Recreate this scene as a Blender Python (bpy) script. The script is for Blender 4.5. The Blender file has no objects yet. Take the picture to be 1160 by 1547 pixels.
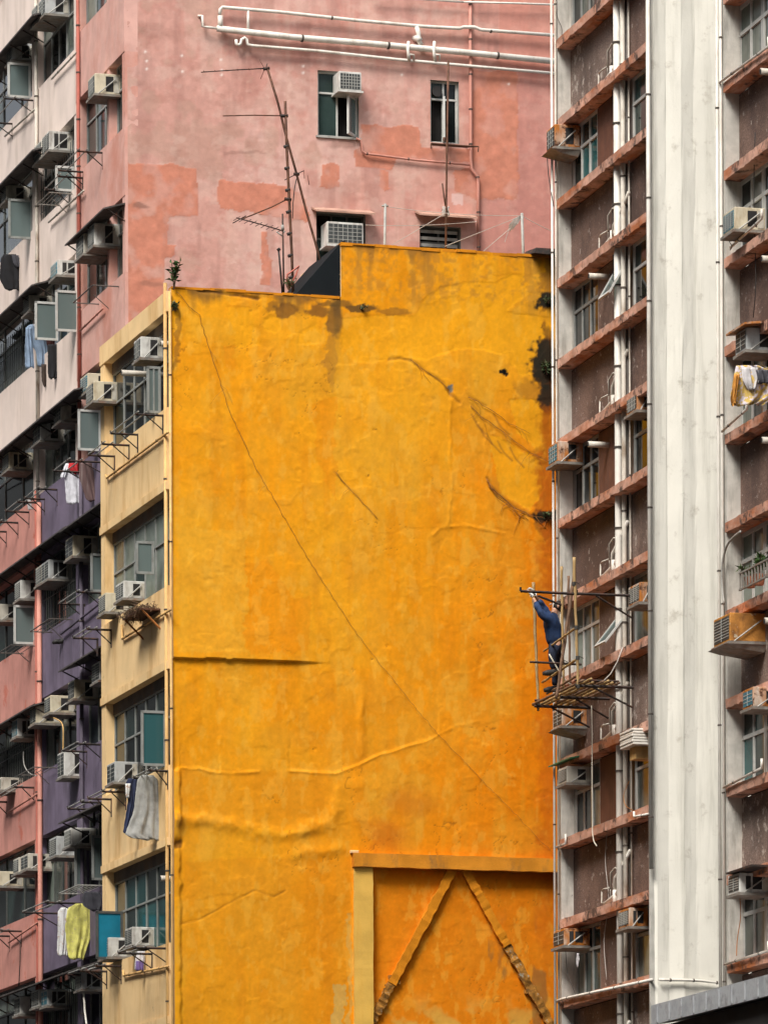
import bpy, math, random
import numpy as np
from mathutils import Matrix, Vector
random.seed(7); RNG = np.random.RandomState(11)
S = bpy.context.scene; COL = S.collection
# ------------------------------------------------------------------ camera, sky, sun, exposure
W, H, F, HX, HY, ROLL, CZ = 1160.0, 1547.0, 7834.0, 580.0, 2150.0, 0.0038, 1.6
cam = bpy.data.cameras.new('camera'); co = bpy.data.objects.new('camera', cam); COL.objects.link(co)
CR, CP = Vector((1, 0, -ROLL)).normalized(), Vector((ROLL, 0, 1)).normalized()
co.matrix_world = Matrix(((CR.x, CP.x, 0, 0), (CR.y, CP.y, -1, 0), (CR.z, CP.z, 0, CZ), (0, 0, 0, 1)))
cam.sensor_width = 36; cam.lens = F / H * 36; cam.shift_y = (HY - H / 2) / H; cam.clip_end = 6000; cam.clip_start = 1
S.camera = co
w = bpy.data.worlds.new('World'); S.world = w; w.use_nodes = True
nt = w.node_tree; bg = nt.nodes['Background']
sky = nt.nodes.new('ShaderNodeTexSky'); sky.sky_type = 'NISHITA'; sky.sun_disc = False
SUN_EL, SUN_AZ = math.radians(52), math.radians(-28)      # azimuth seen from behind the camera, to the left
sky.sun_elevation = SUN_EL; sky.dust_density = 4.0; sky.air_density = 1.0
sdir = Vector((math.sin(SUN_AZ) * math.cos(SUN_EL), -math.cos(SUN_AZ) * math.cos(SUN_EL), math.sin(SUN_EL)))   # towards the sun
sky.sun_rotation = math.atan2(sdir.x, sdir.y)
hs = nt.nodes.new('ShaderNodeHueSaturation'); hs.inputs['Saturation'].default_value = 0.3
nt.links.new(sky.outputs[0], hs.inputs['Color']); nt.links.new(hs.outputs[0], bg.inputs['Color'])
bg.inputs['Strength'].default_value = 0.085
sl = bpy.data.lights.new('sun', 'SUN'); sl.energy = 1.5; sl.angle = math.radians(20); sl.color = (1.0, 0.96, 0.9)
so = bpy.data.objects.new('sun', sl); COL.objects.link(so); so.rotation_euler = sdir.to_track_quat('Z', 'Y').to_euler()
so.location = (0, 0, 60)
S.view_settings.view_transform = 'Standard'; S.view_settings.look = 'None'; S.view_settings.gamma = 1
S.view_settings.exposure = 1.4
# ------------------------------------------------------------------ frames: local x along the wall to the right, y into the wall, z up
def ray(px, py):
    return CR * ((px - HX) / F) + CP * ((HY - py) / F) + Vector((0, 1, 0))
class Frame:
    def __init__(s, X, Y, dx, dy):
        n = math.hypot(dx, dy); s.c, s.s = dx / n, dy / n; s.X, s.Y = X, Y
        s.M = Matrix.Translation((X, Y, 0)) @ Matrix.Rotation(math.atan2(dy, dx), 4, 'Z')
        s.Mi = s.M.inverted()
    def _r(s, px, py):
        return s.Mi @ Vector((0, 0, CZ)), s.Mi.to_3x3() @ ray(px, py)
    def hit(s, px, py, d=0.0):                     # on the plane d metres in front of the wall
        o, r = s._r(px, py); t = (-d - o.y) / r.y; p = o + r * t; return p.x, p.z
    def side(s, px, py, x):                        # on the plane across the wall at x
        o, r = s._r(px, py); t = (x - o.x) / r.x; p = o + r * t; return p.y, p.z
    def px(s, x, y, z):                            # arrays: local point to picture position
        wx = s.X + s.c * x - s.s * y; wy = s.Y + s.s * x + s.c * y; wz = z - CZ
        a = (wx * CR.x + wz * CR.z) / wy; b = (wx * CP.x + wz * CP.z) / wy
        return HX + F * a, HY - F * b
def at_depth(px, py, Y):
    r = ray(px, py); return Vector((0, 0, CZ)) + r * (Y / r.y)
KL, KR = 0.30, 0.255
def corner(px, Y): p = at_depth(px, 900, Y); return p.x, p.y
cx, cy = corner(261, 90.3); YF = Frame(cx, cy, KL, -1); YW = Frame(cx, cy, 1, KL)
cx, cy = corner(196, 97.2); PF = Frame(cx, cy, KL, -1); PW = Frame(cx, cy, 1, KL)
cx, cy = corner(843, 87.5); RF = Frame(cx, cy, KR, -1)
cx, cy = corner(1093, 79.4); RS = Frame(cx, cy, KR, -1)
# ------------------------------------------------------------------ materials
MATS = {}
def lin(c):
    return tuple(((v / 255 + .055) / 1.055) ** 2.4 if v > 10 else v / 255 / 12.92 for v in c)
def mat(name, col, rough=.75, var=.18, scale=2.5, dirt=None, damt=.5, dscale=(3, 3, .5), bump=.25, bscale=30, metal=0, spec=.35, dirt2=None, d2=(.62, .7), d2scale=6, attr=None, dlo=.5):
    if name in MATS: return MATS[name]
    m = bpy.data.materials.new(name); m.use_nodes = True; t = m.node_tree; N = t.nodes; L = t.links
    b = N['Principled BSDF']; b.inputs['Roughness'].default_value = rough; b.inputs['Metallic'].default_value = metal
    b.inputs['Specular IOR Level'].default_value = spec
    tc = N.new('ShaderNodeTexCoord'); oi = N.new('ShaderNodeObjectInfo')
    off = N.new('ShaderNodeVectorMath'); off.operation = 'MULTIPLY_ADD'
    L.new(oi.outputs['Random'], off.inputs[0]); off.inputs[1].default_value = (37, 53, 71); L.new(tc.outputs['Object'], off.inputs[2])
    def noise(sc, det=4, vec=None, ro=.55):
        n = N.new('ShaderNodeTexNoise'); n.inputs['Scale'].default_value = sc; n.inputs['Detail'].default_value = det; n.inputs['Roughness'].default_value = ro
        L.new(vec or off.outputs[0], n.inputs['Vector']); return n
    def ramp(src, a, bb):
        r = N.new('ShaderNodeMapRange'); r.inputs[1].default_value = a; r.inputs[2].default_value = bb; r.clamp = True
        r.interpolation_type = 'SMOOTHSTEP'; L.new(src, r.inputs[0]); return r.outputs[0]
    def mix(f, a, bb):
        x = N.new('ShaderNodeMix'); x.data_type = 'RGBA'
        if isinstance(f, float): x.inputs[0].default_value = f
        else: L.new(f, x.inputs[0])
        for s_, v in ((6, a), (7, bb)):
            if isinstance(v, tuple): x.inputs[s_].default_value = (*v[:3], 1)
            else: L.new(v, x.inputs[s_])
        return x.outputs[2]
    n1 = noise(scale, 5)
    f1 = ramp(n1.outputs[0], .3, .7)
    if attr:
        a = N.new('ShaderNodeAttribute'); a.attribute_name = attr
        def scl(k):
            x = N.new('ShaderNodeVectorMath'); x.operation = 'SCALE'; x.inputs['Scale'].default_value = k; L.new(a.outputs['Color'], x.inputs[0]); return x.outputs[0]
        c = mix(f1, scl(1 - var), scl(1 + var))
    else:
        c = mix(f1, tuple(v * (1 - var) for v in col), tuple(min(1, v * (1 + var)) for v in col))
    if dirt:
        mp = N.new('ShaderNodeMapping'); mp.inputs['Scale'].default_value = dscale; L.new(off.outputs[0], mp.inputs[0])
        n2 = noise(1.0, 6, mp.outputs[0], .65)
        q = N.new('ShaderNodeMath'); q.operation = 'MULTIPLY'; q.inputs[1].default_value = damt
        L.new(ramp(n2.outputs[0], dlo - .05, dlo + .22), q.inputs[0]); c = mix(q.outputs[0], c, dirt)
    if dirt2:
        n4 = noise(d2scale, 6, None, .7); c = mix(ramp(n4.outputs[0], *d2), c, dirt2)
    L.new(c, b.inputs['Base Color'])
    if bump:
        n3 = noise(bscale, 5); bp = N.new('ShaderNodeBump'); bp.inputs['Strength'].default_value = bump; bp.inputs['Distance'].default_value = .01
        L.new(n3.outputs[0], bp.inputs['Height']); L.new(bp.outputs[0], b.inputs['Normal'])
    MATS[name] = m; return m
def glass(name, tint, clear=.55, rough=.05):
    m = bpy.data.materials.new(name); m.use_nodes = True; t = m.node_tree; N = t.nodes; L = t.links
    for n in list(N):
        if n.type == 'BSDF_PRINCIPLED': N.remove(n)
    out = N['Material Output']; tr = N.new('ShaderNodeBsdfTransparent'); tr.inputs[0].default_value = (*tint, 1)
    pb = N.new('ShaderNodeBsdfPrincipled'); pb.inputs['Base Color'].default_value = (*[v * .35 for v in tint], 1); pb.inputs['Roughness'].default_value = rough
    mx = N.new('ShaderNodeMixShader'); mx.inputs[0].default_value = 1 - clear
    L.new(tr.outputs[0], mx.inputs[1]); L.new(pb.outputs[0], mx.inputs[2]); L.new(mx.outputs[0], out.inputs[0]); MATS[name] = m; return m
DK = (.03, .026, .022); RUST = (.22, .07, .02)
mat('yellow_wall', None, rough=.9, var=.04, scale=9, bump=.14, bscale=70, attr='Col', spec=.08)
mat('pink_wall', None, rough=.9, spec=.15, var=.05, scale=7, bump=.3, bscale=30, attr='Col')
mat('yellow_plaster', (.80, .56, .28), var=.08, scale=1.2, dirt=(.50, .25, .06), damt=.6, dscale=(2.2, 2.2, .5), bump=.3, dirt2=(.16, .09, .04), d2=(.66, .82), d2scale=2.2)
mat('orange_plaster', (.62, .225, .012), var=.14, dirt=(.34, .11, .008), damt=.5, dscale=(4, 4, 1), bump=.5, dirt2=(.10, .07, .03), d2=(.70, .80), spec=.1)
mat('beam_plaster', (.60, .23, .02), var=.15, dirt=(.11, .085, .045), damt=.8, dscale=(2.2, 2.2, 1.0), bump=.6, dirt2=(.16, .15, .11), d2=(.64, .76), d2scale=3, spec=.1, dlo=.54)
mat('pale_yellow_plaster', (.66, .40, .085), var=.1, spec=.1, dirt=(.62, .27, .02), damt=.6, dscale=(4, 4, .5))
mat('broken_plaster', (.36, .16, .03), var=.4, scale=9, dirt=(.05, .035, .02), damt=.85, dscale=(7, 7, 7), bump=1, dirt2=(.34, .30, .22), d2=(.58, .64), d2scale=9, spec=.1)
mat('cream_plaster', (.72, .60, .53), var=.07, scale=1.2, dirt=(.44, .35, .28), damt=.5, dscale=(1.8, 1.8, .45), dirt2=(.25, .2, .17), d2=(.66, .85), d2scale=2)
mat('salmon_plaster', (.60, .345, .29), var=.1, dirt=(.50, .19, .13), damt=.8, dscale=(.7, .7, .5), dirt2=(.26, .13, .1), d2=(.68, .82))
mat('rose_plaster', (.54, .245, .20), var=.1, dirt=(.32, .14, .11), damt=.5, dscale=(2, 2, .5), dirt2=(.5, .15, .1), d2=(.58, .62), d2scale=1.1)
mat('purple_plaster', (.15, .12, .175), var=.14, dirt=(.05, .04, .055), damt=.6, dscale=(2, 2, .45))
mat('white_plaster', (.80, .77, .68), rough=.85, var=.05, scale=1.1, dirt=(.44, .42, .35), damt=.5, dscale=(5, 5, .35), bump=.3, bscale=24, dirt2=(.55, .51, .43), d2=(.56, .74), d2scale=3)
mat('edge_plaster', (.50, .48, .43), var=.12, scale=5, dirt=(.22, .21, .18), damt=.7, dscale=(6, 6, 1), bump=.5, dirt2=(.1, .09, .075), d2=(.66, .74), d2scale=7)
mat('grey_plaster', (.34, .33, .30), var=.12, scale=4, dirt=(.16, .15, .13), damt=.6, dscale=(4, 4, .8), bump=.4)
mat('ledge_concrete', (.56, .32, .235), var=.28, scale=3, dirt=(.42, .115, .025), damt=.95, dscale=(.9, 3, 3), bump=.8, dirt2=(.10, .06, .045), d2=(.51, .63), d2scale=3.5, dlo=.47)
mat('brown_mosaic_dark', (.125, .075, .058), var=.42, scale=38, dirt=(.06, .036, .028), damt=.8, dscale=(1, 1, .8), bump=.9, bscale=85, dirt2=(.3, .25, .22), d2=(.60, .67), d2scale=6, dlo=.42)
mat('brown_mosaic_pale', (.21, .15, .122), var=.42, scale=38, dirt=(.075, .05, .04), damt=.85, dscale=(1, 1, .8), bump=.9, bscale=85, dirt2=(.42, .36, .31), d2=(.55, .64), d2scale=5, dlo=.44)
mat('brown_mosaic', (.18, .112, .086), var=.42, scale=38, dirt=(.07, .042, .033), damt=.8, dscale=(1.0, 1.0, .8), bump=.9, bscale=85, dirt2=(.40, .34, .30), d2=(.60, .66), d2scale=7, dlo=.42)
mat('red_brown_panel', (.13, .052, .03), var=.2, scale=4, dirt=(.07, .04, .03), damt=.5, dscale=(5, 5, .5), bump=.4, dirt2=(.4, .33, .28), d2=(.73, .77))
mat('dark_recess', (.02, .018, .017), rough=.9, var=.3)
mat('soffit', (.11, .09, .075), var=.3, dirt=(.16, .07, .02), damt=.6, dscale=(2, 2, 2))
mat('awning_metal', (.07, .06, .055), rough=.7, var=.35, scale=5, dirt=(.03, .025, .02), damt=.6, dscale=(3, 3, 3))
mat('pale_awning', (.46, .27, .20), rough=.8, var=.2, dirt=(.2, .12, .09), damt=.6, dscale=(4, 4, 4))
mat('ac_white', (.56, .55, .51), rough=.5, var=.08, scale=5, dirt=(.26, .23, .19), damt=.65, dscale=(8, 8, 3), bump=.05, spec=.4)
mat('ac_cream', (.47, .44, .37), rough=.55, var=.12, scale=5, dirt=(.18, .15, .11), damt=.7, dscale=(8, 8, 3), bump=.05)
mat('ac_rust', (.50, .42, .34), rough=.7, var=.2, scale=6, dirt=(.40, .13, .012), damt=1.0, dscale=(4, 4, 1.2), bump=.3, dirt2=(.07, .025, .01), d2=(.55, .64), d2scale=4, dlo=.36)
mat('ac_grey', (.40, .41, .40), rough=.5, var=.1, scale=5, dirt=(.17, .15, .13), damt=.7, dscale=(6, 6, 2.5), bump=.05)
mat('ac_yellowed', (.55, .49, .36), rough=.5, var=.1, scale=5, dirt=(.28, .19, .10), damt=.7, dscale=(6, 6, 2.5), bump=.05)
mat('ac_dirty', (.54, .53, .49), rough=.6, var=.15, scale=5, dirt=(.12, .09, .07), damt=.8, dscale=(5, 5, 1.6), bump=.05, dirt2=(.3, .12, .04), d2=(.66, .74))
mat('ac_rust_heavy', (.44, .19, .035), rough=.75, var=.3, scale=6, dirt=(.10, .035, .012), damt=.9, dscale=(3, 3, 1.2), bump=.4, dirt2=(.5, .42, .30), d2=(.60, .66), d2scale=4)
mat('ac_vent', (.022, .02, .019), rough=.8, var=.3)
mat('ac_grille', (.045, .05, .05), rough=.5, var=.3)
mat('ac_grille_teal', (.03, .15, .20), rough=.5, var=.3)
mat('grille_bar', (.33, .33, .30), rough=.5, var=.1)
mat('shelf_metal', (.20, .185, .16), rough=.7, var=.25, scale=8, dirt=(.2, .08, .03), damt=.6, dscale=(7, 7, 7))
mat('iron_dark', (.028, .022, .019), rough=.7, var=.4, scale=9, dirt=(.10, .03, .012), damt=.7, dscale=(9, 9, 9))
mat('iron_rust', (.10, .045, .026), rough=.8, var=.4, scale=9)
mat('galv', (.32, .31, .28), rough=.5, var=.2, scale=8)
mat('pipe_white', (.70, .66, .59), rough=.45, var=.06, scale=4, dirt=(.38, .31, .24), damt=.6, dscale=(4, 4, 1.2), bump=.05)
mat('pipe_old', (.52, .48, .41), rough=.6, var=.12, scale=4, dirt=(.20, .13, .075), damt=.75, dscale=(5, 5, 2), bump=.15)
mat('pipe_pink', (.52, .235, .18), rough=.7, var=.12, dirt=(.3, .12, .08), damt=.5)
mat('pipe_red', (.36, .10, .07), rough=.7, var=.15, dirt=(.2, .06, .04), damt=.5)
mat('pipe_yellow', (.60, .37, .14), rough=.7, var=.15, dirt=(.3, .15, .05), damt=.7)
mat('pipe_purple', (.08, .065, .09), rough=.7, var=.2)
mat('pipe_dark', (.10, .085, .075), rough=.7, var=.3)
mat('pipe_rust', (.40, .15, .04), rough=.8, var=.3, dirt=(.15, .05, .02), damt=.8)
mat('clamp', (.07, .055, .045), rough=.6, var=.3)
mat('alu', (.25, .26, .245), rough=.45, var=.1, scale=8, dirt=(.15, .14, .12), damt=.5, dscale=(8, 8, 3))
mat('alu_white', (.48, .48, .45), rough=.45, var=.08, scale=8, dirt=(.3, .28, .24), damt=.4, dscale=(8, 8, 3))
mat('alu_dark', (.07, .073, .068), rough=.5, var=.2, scale=8)
mat('glass_dark', (.009, .012, .012), rough=.06, var=.5, scale=1.2, bump=0, spec=.18)
mat('glass_green', (.022, .036, .033), rough=.08, var=.5, scale=1.2, bump=0, spec=.18)
mat('glass_teal', (.02, .075, .075), rough=.08, var=.4, scale=1.2, bump=0, spec=.18)
mat('glass_curtain', (.11, .125, .105), rough=.12, var=.4, scale=1.5, bump=0, spec=.18, dirt=(.05, .06, .055), damt=.8, dscale=(14, 14, .3))
mat('glass_frost', (.16, .19, .16), rough=.3, var=.2, scale=4, bump=.2, bscale=60, spec=.18)
mat('glass_blue', (.012, .16, .24), rough=.15, var=.25, scale=1.2, bump=0, spec=.5)
mat('glass_cyan', (.03, .34, .42), rough=.2, var=.15, bump=0)
glass('glass_open', (.55, .68, .66), .42)
glass('glass_open_teal', (.12, .36, .38), .25)
mat('bamboo', (.36, .235, .10), rough=.55, var=.25, scale=6, dirt=(.25, .16, .07), damt=.6, dscale=(6, 6, 6), bump=.1)
mat('bamboo_old', (.15, .085, .05), rough=.65, var=.3, scale=6)
mat('tie', (.05, .045, .04), rough=.9)
mat('rope', (.55, .50, .40), rough=.9)
mat('jacket_cloth', (.016, .036, .095), rough=.85, var=.35, scale=9, bump=.5, bscale=18)
mat('trouser_cloth', (.010, .014, .030), rough=.85, var=.4, scale=9, bump=.4, bscale=18)
mat('skin', (.42, .23, .15), rough=.55, var=.08)
mat('glove_cloth', (.66, .66, .62), rough=.9)
mat('hair', (.012, .01, .009), rough=.6)
mat('boot', (.02, .018, .016), rough=.6)
mat('leaf', (.035, .075, .016), rough=.5, var=.45, scale=12)
mat('leaf_dull', (.06, .085, .03), rough=.6, var=.45, scale=12)
mat('stem_wood', (.10, .06, .035), rough=.9, var=.3)
mat('root', (.25, .10, .022), rough=.9, var=.35, scale=9)
mat('black_sheet', (.010, .013, .015), spec=.1, rough=.8, var=.1, bump=.05)
mat('grey_roofing', (.36, .37, .38), rough=.7, var=.25, scale=3, dirt=(.11, .10, .095), damt=.7, dscale=(3, 3, 3), bump=.4)
mat('asphalt', (.05, .05, .05), rough=.9, var=.2)
mat('pavement_slab', (.24, .23, .22), rough=.9, var=.15)
mat('concrete', (.3, .29, .27), rough=.9, var=.15)
mat('wire', (.40, .36, .32), rough=.6)
mat('wire_dark', (.035, .03, .027), rough=.6)
mat('green_sheet', (.02, .16, .08), rough=.5, var=.3)
mat('terracotta', (.33, .12, .06), rough=.8)
for nm, c in dict(c_black=(.012, .012, .014), c_blue=(.20, .27, .37), c_red=(.50, .03, .035), c_white=(.62, .62, .66), c_grey=(.30, .30, .28), c_navy=(.018, .025, .06), c_purple=(.15, .10, .26), c_charcoal=(.055, .055, .065), c_maroon=(.16, .06, .055), c_brown=(.05, .035, .028), c_orange=(.50, .22, .04), c_pale=(.52, .50, .50)).items():
    mat(nm, c, rough=.9, var=.2, scale=7, bump=.35, bscale=14)
mat('c_yellow', (.56, .53, .14), rough=.9, var=.25, scale=7, bump=.35, bscale=14, dirt2=(.30, .22, .20), d2=(.60, .66), d2scale=16)
mat('c_stripe', (.14, .085, .08), rough=.9, var=.15, dirt=(.5, .45, .42), damt=1, dscale=(1, 30, .4), dlo=.55)
mat('c_floral', (.55, .38, .10), rough=.9, var=.2, dirt2=(.55, .5, .55), d2=(.5, .56), d2scale=14)
mat('c_print', (.62, .62, .60), rough=.9, var=.1, dirt2=(.45, .30, .22), d2=(.56, .62), d2scale=18)
# ------------------------------------------------------------------ mesh building
class MB:
    def __init__(s): s.v = []; s.f = []
    def box(s, x0, x1, y0, y1, z0, z1):
        b = len(s.v); s.v += [(x, y, z) for z in (z0, z1) for y in (y0, y1) for x in (x0, x1)]
        s.f += [tuple(b + i for i in q) for q in ((0, 2, 3, 1), (4, 5, 7, 6), (0, 1, 5, 4), (2, 6, 7, 3), (0, 4, 6, 2), (1, 3, 7, 5))]; return s
    def hexa(s, p):       # 8 corners: bottom ring 4 then top ring 4
        b = len(s.v); s.v += [tuple(q) for q in p]
        s.f += [tuple(b + i for i in q) for q in ((0, 3, 2, 1), (4, 5, 6, 7), (0, 1, 5, 4), (1, 2, 6, 5), (2, 3, 7, 6), (3, 0, 4, 7))]; return s
    def tube(s, pts, r, n=8, cap=True):
        pts = [Vector(p) for p in pts]; rs = r if isinstance(r, (list, tuple)) else [r] * len(pts); b0 = len(s.v); ref = None
        for i, p in enumerate(pts):
            d = (pts[min(i + 1, len(pts) - 1)] - pts[max(i - 1, 0)]).normalized()
            if ref is None: ref = Vector((0, 0, 1)) if abs(d.z) < .9 else Vector((1, 0, 0))
            a = d.cross(ref)
            if a.length < 1e-5: a = d.cross(Vector((1, 0, .3)))
            a.normalize(); ref = a.cross(d); c = ref
            for k in range(n):
                t = 2 * math.pi * k / n; s.v.append(tuple(p + (a * math.cos(t) + c * math.sin(t)) * rs[i]))
        for i in range(len(pts) - 1):
            for k in range(n):
                q = b0 + i * n; s.f.append((q + k, q + (k + 1) % n, q + n + (k + 1) % n, q + n + k))
        if cap:
            s.f.append(tuple(b0 + k for k in reversed(range(n)))); s.f.append(tuple(b0 + (len(pts) - 1) * n + k for k in range(n)))
        return s
    def bar(s, p, q, w): return s.tube([p, q], w * .62, 4)
    def prism(s, poly, x0, x1):   # polygon in (y,z) extruded along x
        b = len(s.v); n = len(poly); s.v += [(x0, y, z) for y, z in poly] + [(x1, y, z) for y, z in poly]
        s.f += [tuple(b + i for i in range(n)), tuple(b + n + i for i in reversed(range(n)))]
        s.f += [(b + i, b + n + i, b + n + (i + 1) % n, b + (i + 1) % n) for i in range(n)]; return s
    def slab(s, poly, y0, y1):    # polygon in (x,z) extruded along y
        b = len(s.v); n = len(poly); s.v += [(x, y0, z) for x, z in poly] + [(x, y1, z) for x, z in poly]
        s.f += [tuple(b + i for i in reversed(range(n))), tuple(b + n + i for i in range(n))]
        s.f += [(b + i, b + (i + 1) % n, b + n + (i + 1) % n, b + n + i) for i in range(n)]; return s
    def mesh(s, name, m, smooth=False):
        me = bpy.data.meshes.new(name); me.from_pydata(s.v, [], s.f); me.materials.append(MATS[m])
        if smooth: me.polygons.foreach_set('use_smooth', [True] * len(me.polygons))
        import bmesh as _b
        bm = _b.new(); bm.from_mesh(me); _b.ops.recalc_face_normals(bm, faces=bm.faces); bm.to_mesh(me); bm.free(); return me
WM = {}
def place(o, M, parent=None):
    WM[o.name] = M
    if parent is not None: o.parent = parent; o.matrix_parent_inverse = Matrix.Identity(4); o.matrix_basis = WM[parent.name].inverted() @ M
    else: o.matrix_basis = M
def put(name, mb, m, M, parent=None, smooth=False, bevel=0):
    me = mb if isinstance(mb, bpy.types.Mesh) else mb.mesh(name, m, smooth)
    o = bpy.data.objects.new(name, me); COL.objects.link(o); place(o, M, parent)
    if bevel:
        b = o.modifiers.new('bevel', 'BEVEL'); b.width = bevel; b.segments = 2; b.limit_method = 'ANGLE'
    return o
def thing(name, label, cat, M, group=None):
    o = bpy.data.objects.new(name, None); COL.objects.link(o); place(o, M); o.empty_display_size = .2
    o['label'] = label; o['category'] = cat
    if group: o['group'] = group
    return o
def tag(o, label, cat, group=None):
    o['label'] = label; o['category'] = cat
    if group: o['group'] = group
    return o
T = lambda x, y, z: Matrix.Translation((x, y, z))
I = Matrix.Identity(4)
# ------------------------------------------------------------------ noise on arrays
def vnoise(x, y, seed):
    tab = np.random.RandomState(seed).rand(128, 128); xi = np.floor(x).astype(int); yi = np.floor(y).astype(int)
    fx = x - xi; fy = y - yi; fx = fx * fx * (3 - 2 * fx); fy = fy * fy * (3 - 2 * fy)
    g = lambda a, b: tab[a % 128, b % 128]
    return (g(xi, yi) * (1 - fx) + g(xi + 1, yi) * fx) * (1 - fy) + (g(xi, yi + 1) * (1 - fx) + g(xi + 1, yi + 1) * fx) * fy
def fbm(x, y, seed, o=4, g=.5):
    s = 0; a = 1; t = 0
    for i in range(o): s = s + a * vnoise(x * 2 ** i, y * 2 ** i, seed + i); t += a; a *= g
    return s / t
def sst(x, a, b):
    t = np.clip((x - a) / (b - a), 0, 1); return t * t * (3 - 2 * t)
def dpoly(X, Y, pts):
    d = np.full(X.shape, 1e9)
    for (a, b), (c, e) in zip(pts[:-1], pts[1:]):
        vx, vy = c - a, e - b; t = np.clip(((X - a) * vx + (Y - b) * vy) / (vx * vx + vy * vy), 0, 1)
        d = np.minimum(d, np.hypot(X - a - t * vx, Y - b - t * vy))
    return d
def inpoly(X, Y, pts):
    r = np.zeros(X.shape, bool); n = len(pts)
    for i in range(n):
        (x1, y1), (x2, y2) = pts[i], pts[(i + 1) % n]
        if y1 == y2: continue
        c = ((y1 > Y) != (y2 > Y)) & (X < (x2 - x1) * (Y - y1) / (y2 - y1) + x1); r ^= c
    return r
def grid(name, frame, us, zs, hfn, cfn, keep, m, parent):
    U, Z = np.meshgrid(us, zs); X, Y = frame.px(U, 0 * U, Z)
    h = hfn(U, Z, X, Y); C = cfn(U, Z, X, Y, h)
    nz, nu = U.shape; co_ = np.stack([U, -h, Z], -1).reshape(-1, 3)
    idx = np.arange(nz * nu).reshape(nz, nu); q = np.stack([idx[:-1, :-1], idx[:-1, 1:], idx[1:, 1:], idx[1:, :-1]], -1)
    k = keep(U, Z, X, Y); k = k[:-1, :-1] & k[1:, 1:] & k[:-1, 1:] & k[1:, :-1]; q = q[k].reshape(-1, 4)
    me = bpy.data.meshes.new(name); me.vertices.add(len(co_)); me.vertices.foreach_set('co', co_.ravel().astype(np.float32))
    n = len(q); me.loops.add(4 * n); me.loops.foreach_set('vertex_index', q.ravel().astype(np.int32)); me.polygons.add(n)
    me.polygons.foreach_set('loop_start', (np.arange(n) * 4).astype(np.int32)); me.polygons.foreach_set('loop_total', np.full(n, 4, np.int32))
    me.update(calc_edges=True); a = me.color_attributes.new('Col', 'FLOAT_COLOR', 'POINT')
    cc = np.concatenate([np.clip(C, 0, 1).reshape(-1, 3), np.ones((nz * nu, 1))], 1); a.data.foreach_set('color', cc.ravel().astype(np.float32))
    me.materials.append(MATS[m]); me.polygons.foreach_set('use_smooth', [True] * n)
    return put(name, me, m, frame.M, parent)
def lerp(a, b, t): return a + (b - a) * t[..., None]
# ------------------------------------------------------------------ ground
g = MB(); g.v = [(-3000, -3000, 0), (3000, -3000, 0), (3000, 3000, 0), (-3000, 3000, 0)]; g.f = [(0, 1, 2, 3)]
o = put('road', g, 'asphalt', I); o['kind'] = 'structure'
pv = MB().box(-1.2, 40, -2.6, 30, .004, .13)
o = put('pavement', pv, 'pavement_slab', YW.M); o['kind'] = 'structure'
# ------------------------------------------------------------------ yellow building
yb = thing('yellow_building', 'narrow orange-yellow tenement with a huge blank weathered side wall', 'building', YW.M)
Y0 = YW.hit(262, 433)[1]; U515, Y1 = YW.hit(515, 367)
ZB = YW.hit(500, 1640)[1]; UEND = YW.hit(850, 900)[0] + .6; LEN = -YF.hit(157, 900)[0]
CRK = dict(
    ledge=[(264, 994), (480, 1001), (506, 1001)],
    lipA=[(272, 1159), (300, 1160), (318, 1166), (350, 1168), (392, 1166)],
    lipB=[(436, 1164), (470, 1167), (507, 1168), (540, 1156), (575, 1140), (640, 1120), (690, 1098), (722, 1090)],
    ridge=[(262, 1232), (285, 1240), (310, 1240), (345, 1250), (380, 1254), (425, 1262), (470, 1252), (500, 1246), (508, 1222), (512, 1205), (520, 1184), (548, 1180), (572, 1188)],
    ridge2=[(440, 1294), (470, 1288), (520, 1282)],
    scar=[(588, 543), (604, 541), (622, 545), (636, 556), (652, 567), (668, 578), (680, 594), (694, 610)],
    scar2=[(708, 600), (722, 606), (734, 613)], scar3=[(712, 612), (728, 632), (748, 645), (775, 664), (800, 684), (828, 697)],
    scar4=[(735, 722), (741, 735), (756, 750), (776, 766), (800, 778), (832, 786)], scar5=[(505, 712), (522, 731), (545, 756), (572, 786)],
    peel=[(681, 606), (678, 640), (682, 668), (680, 700), (684, 735), (679, 765), (676, 792)],
    peel2=[(735, 655), (732, 672), (738, 700), (734, 722)], peel3=[(654, 808), (664, 797), (700, 794), (735, 800), (760, 806)],
    crackC=[(276, 1396), (305, 1388), (345, 1365), (385, 1345), (415, 1355), (432, 1345)], crackD=[(300, 440), (330, 442), (390, 452)],
    rimP=[(525, 545), (516, 520), (517, 485), (530, 476), (560, 472), (620, 474), (640, 460), (655, 445), (700, 428), (750, 427), (775, 412), (790, 420), (792, 440), (770, 470), (820, 482), (830, 520)])
def ridge(X, Y, k, wdt): return np.exp(-(dpoly(X, Y, CRK[k]) / wdt) ** 2)
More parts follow.
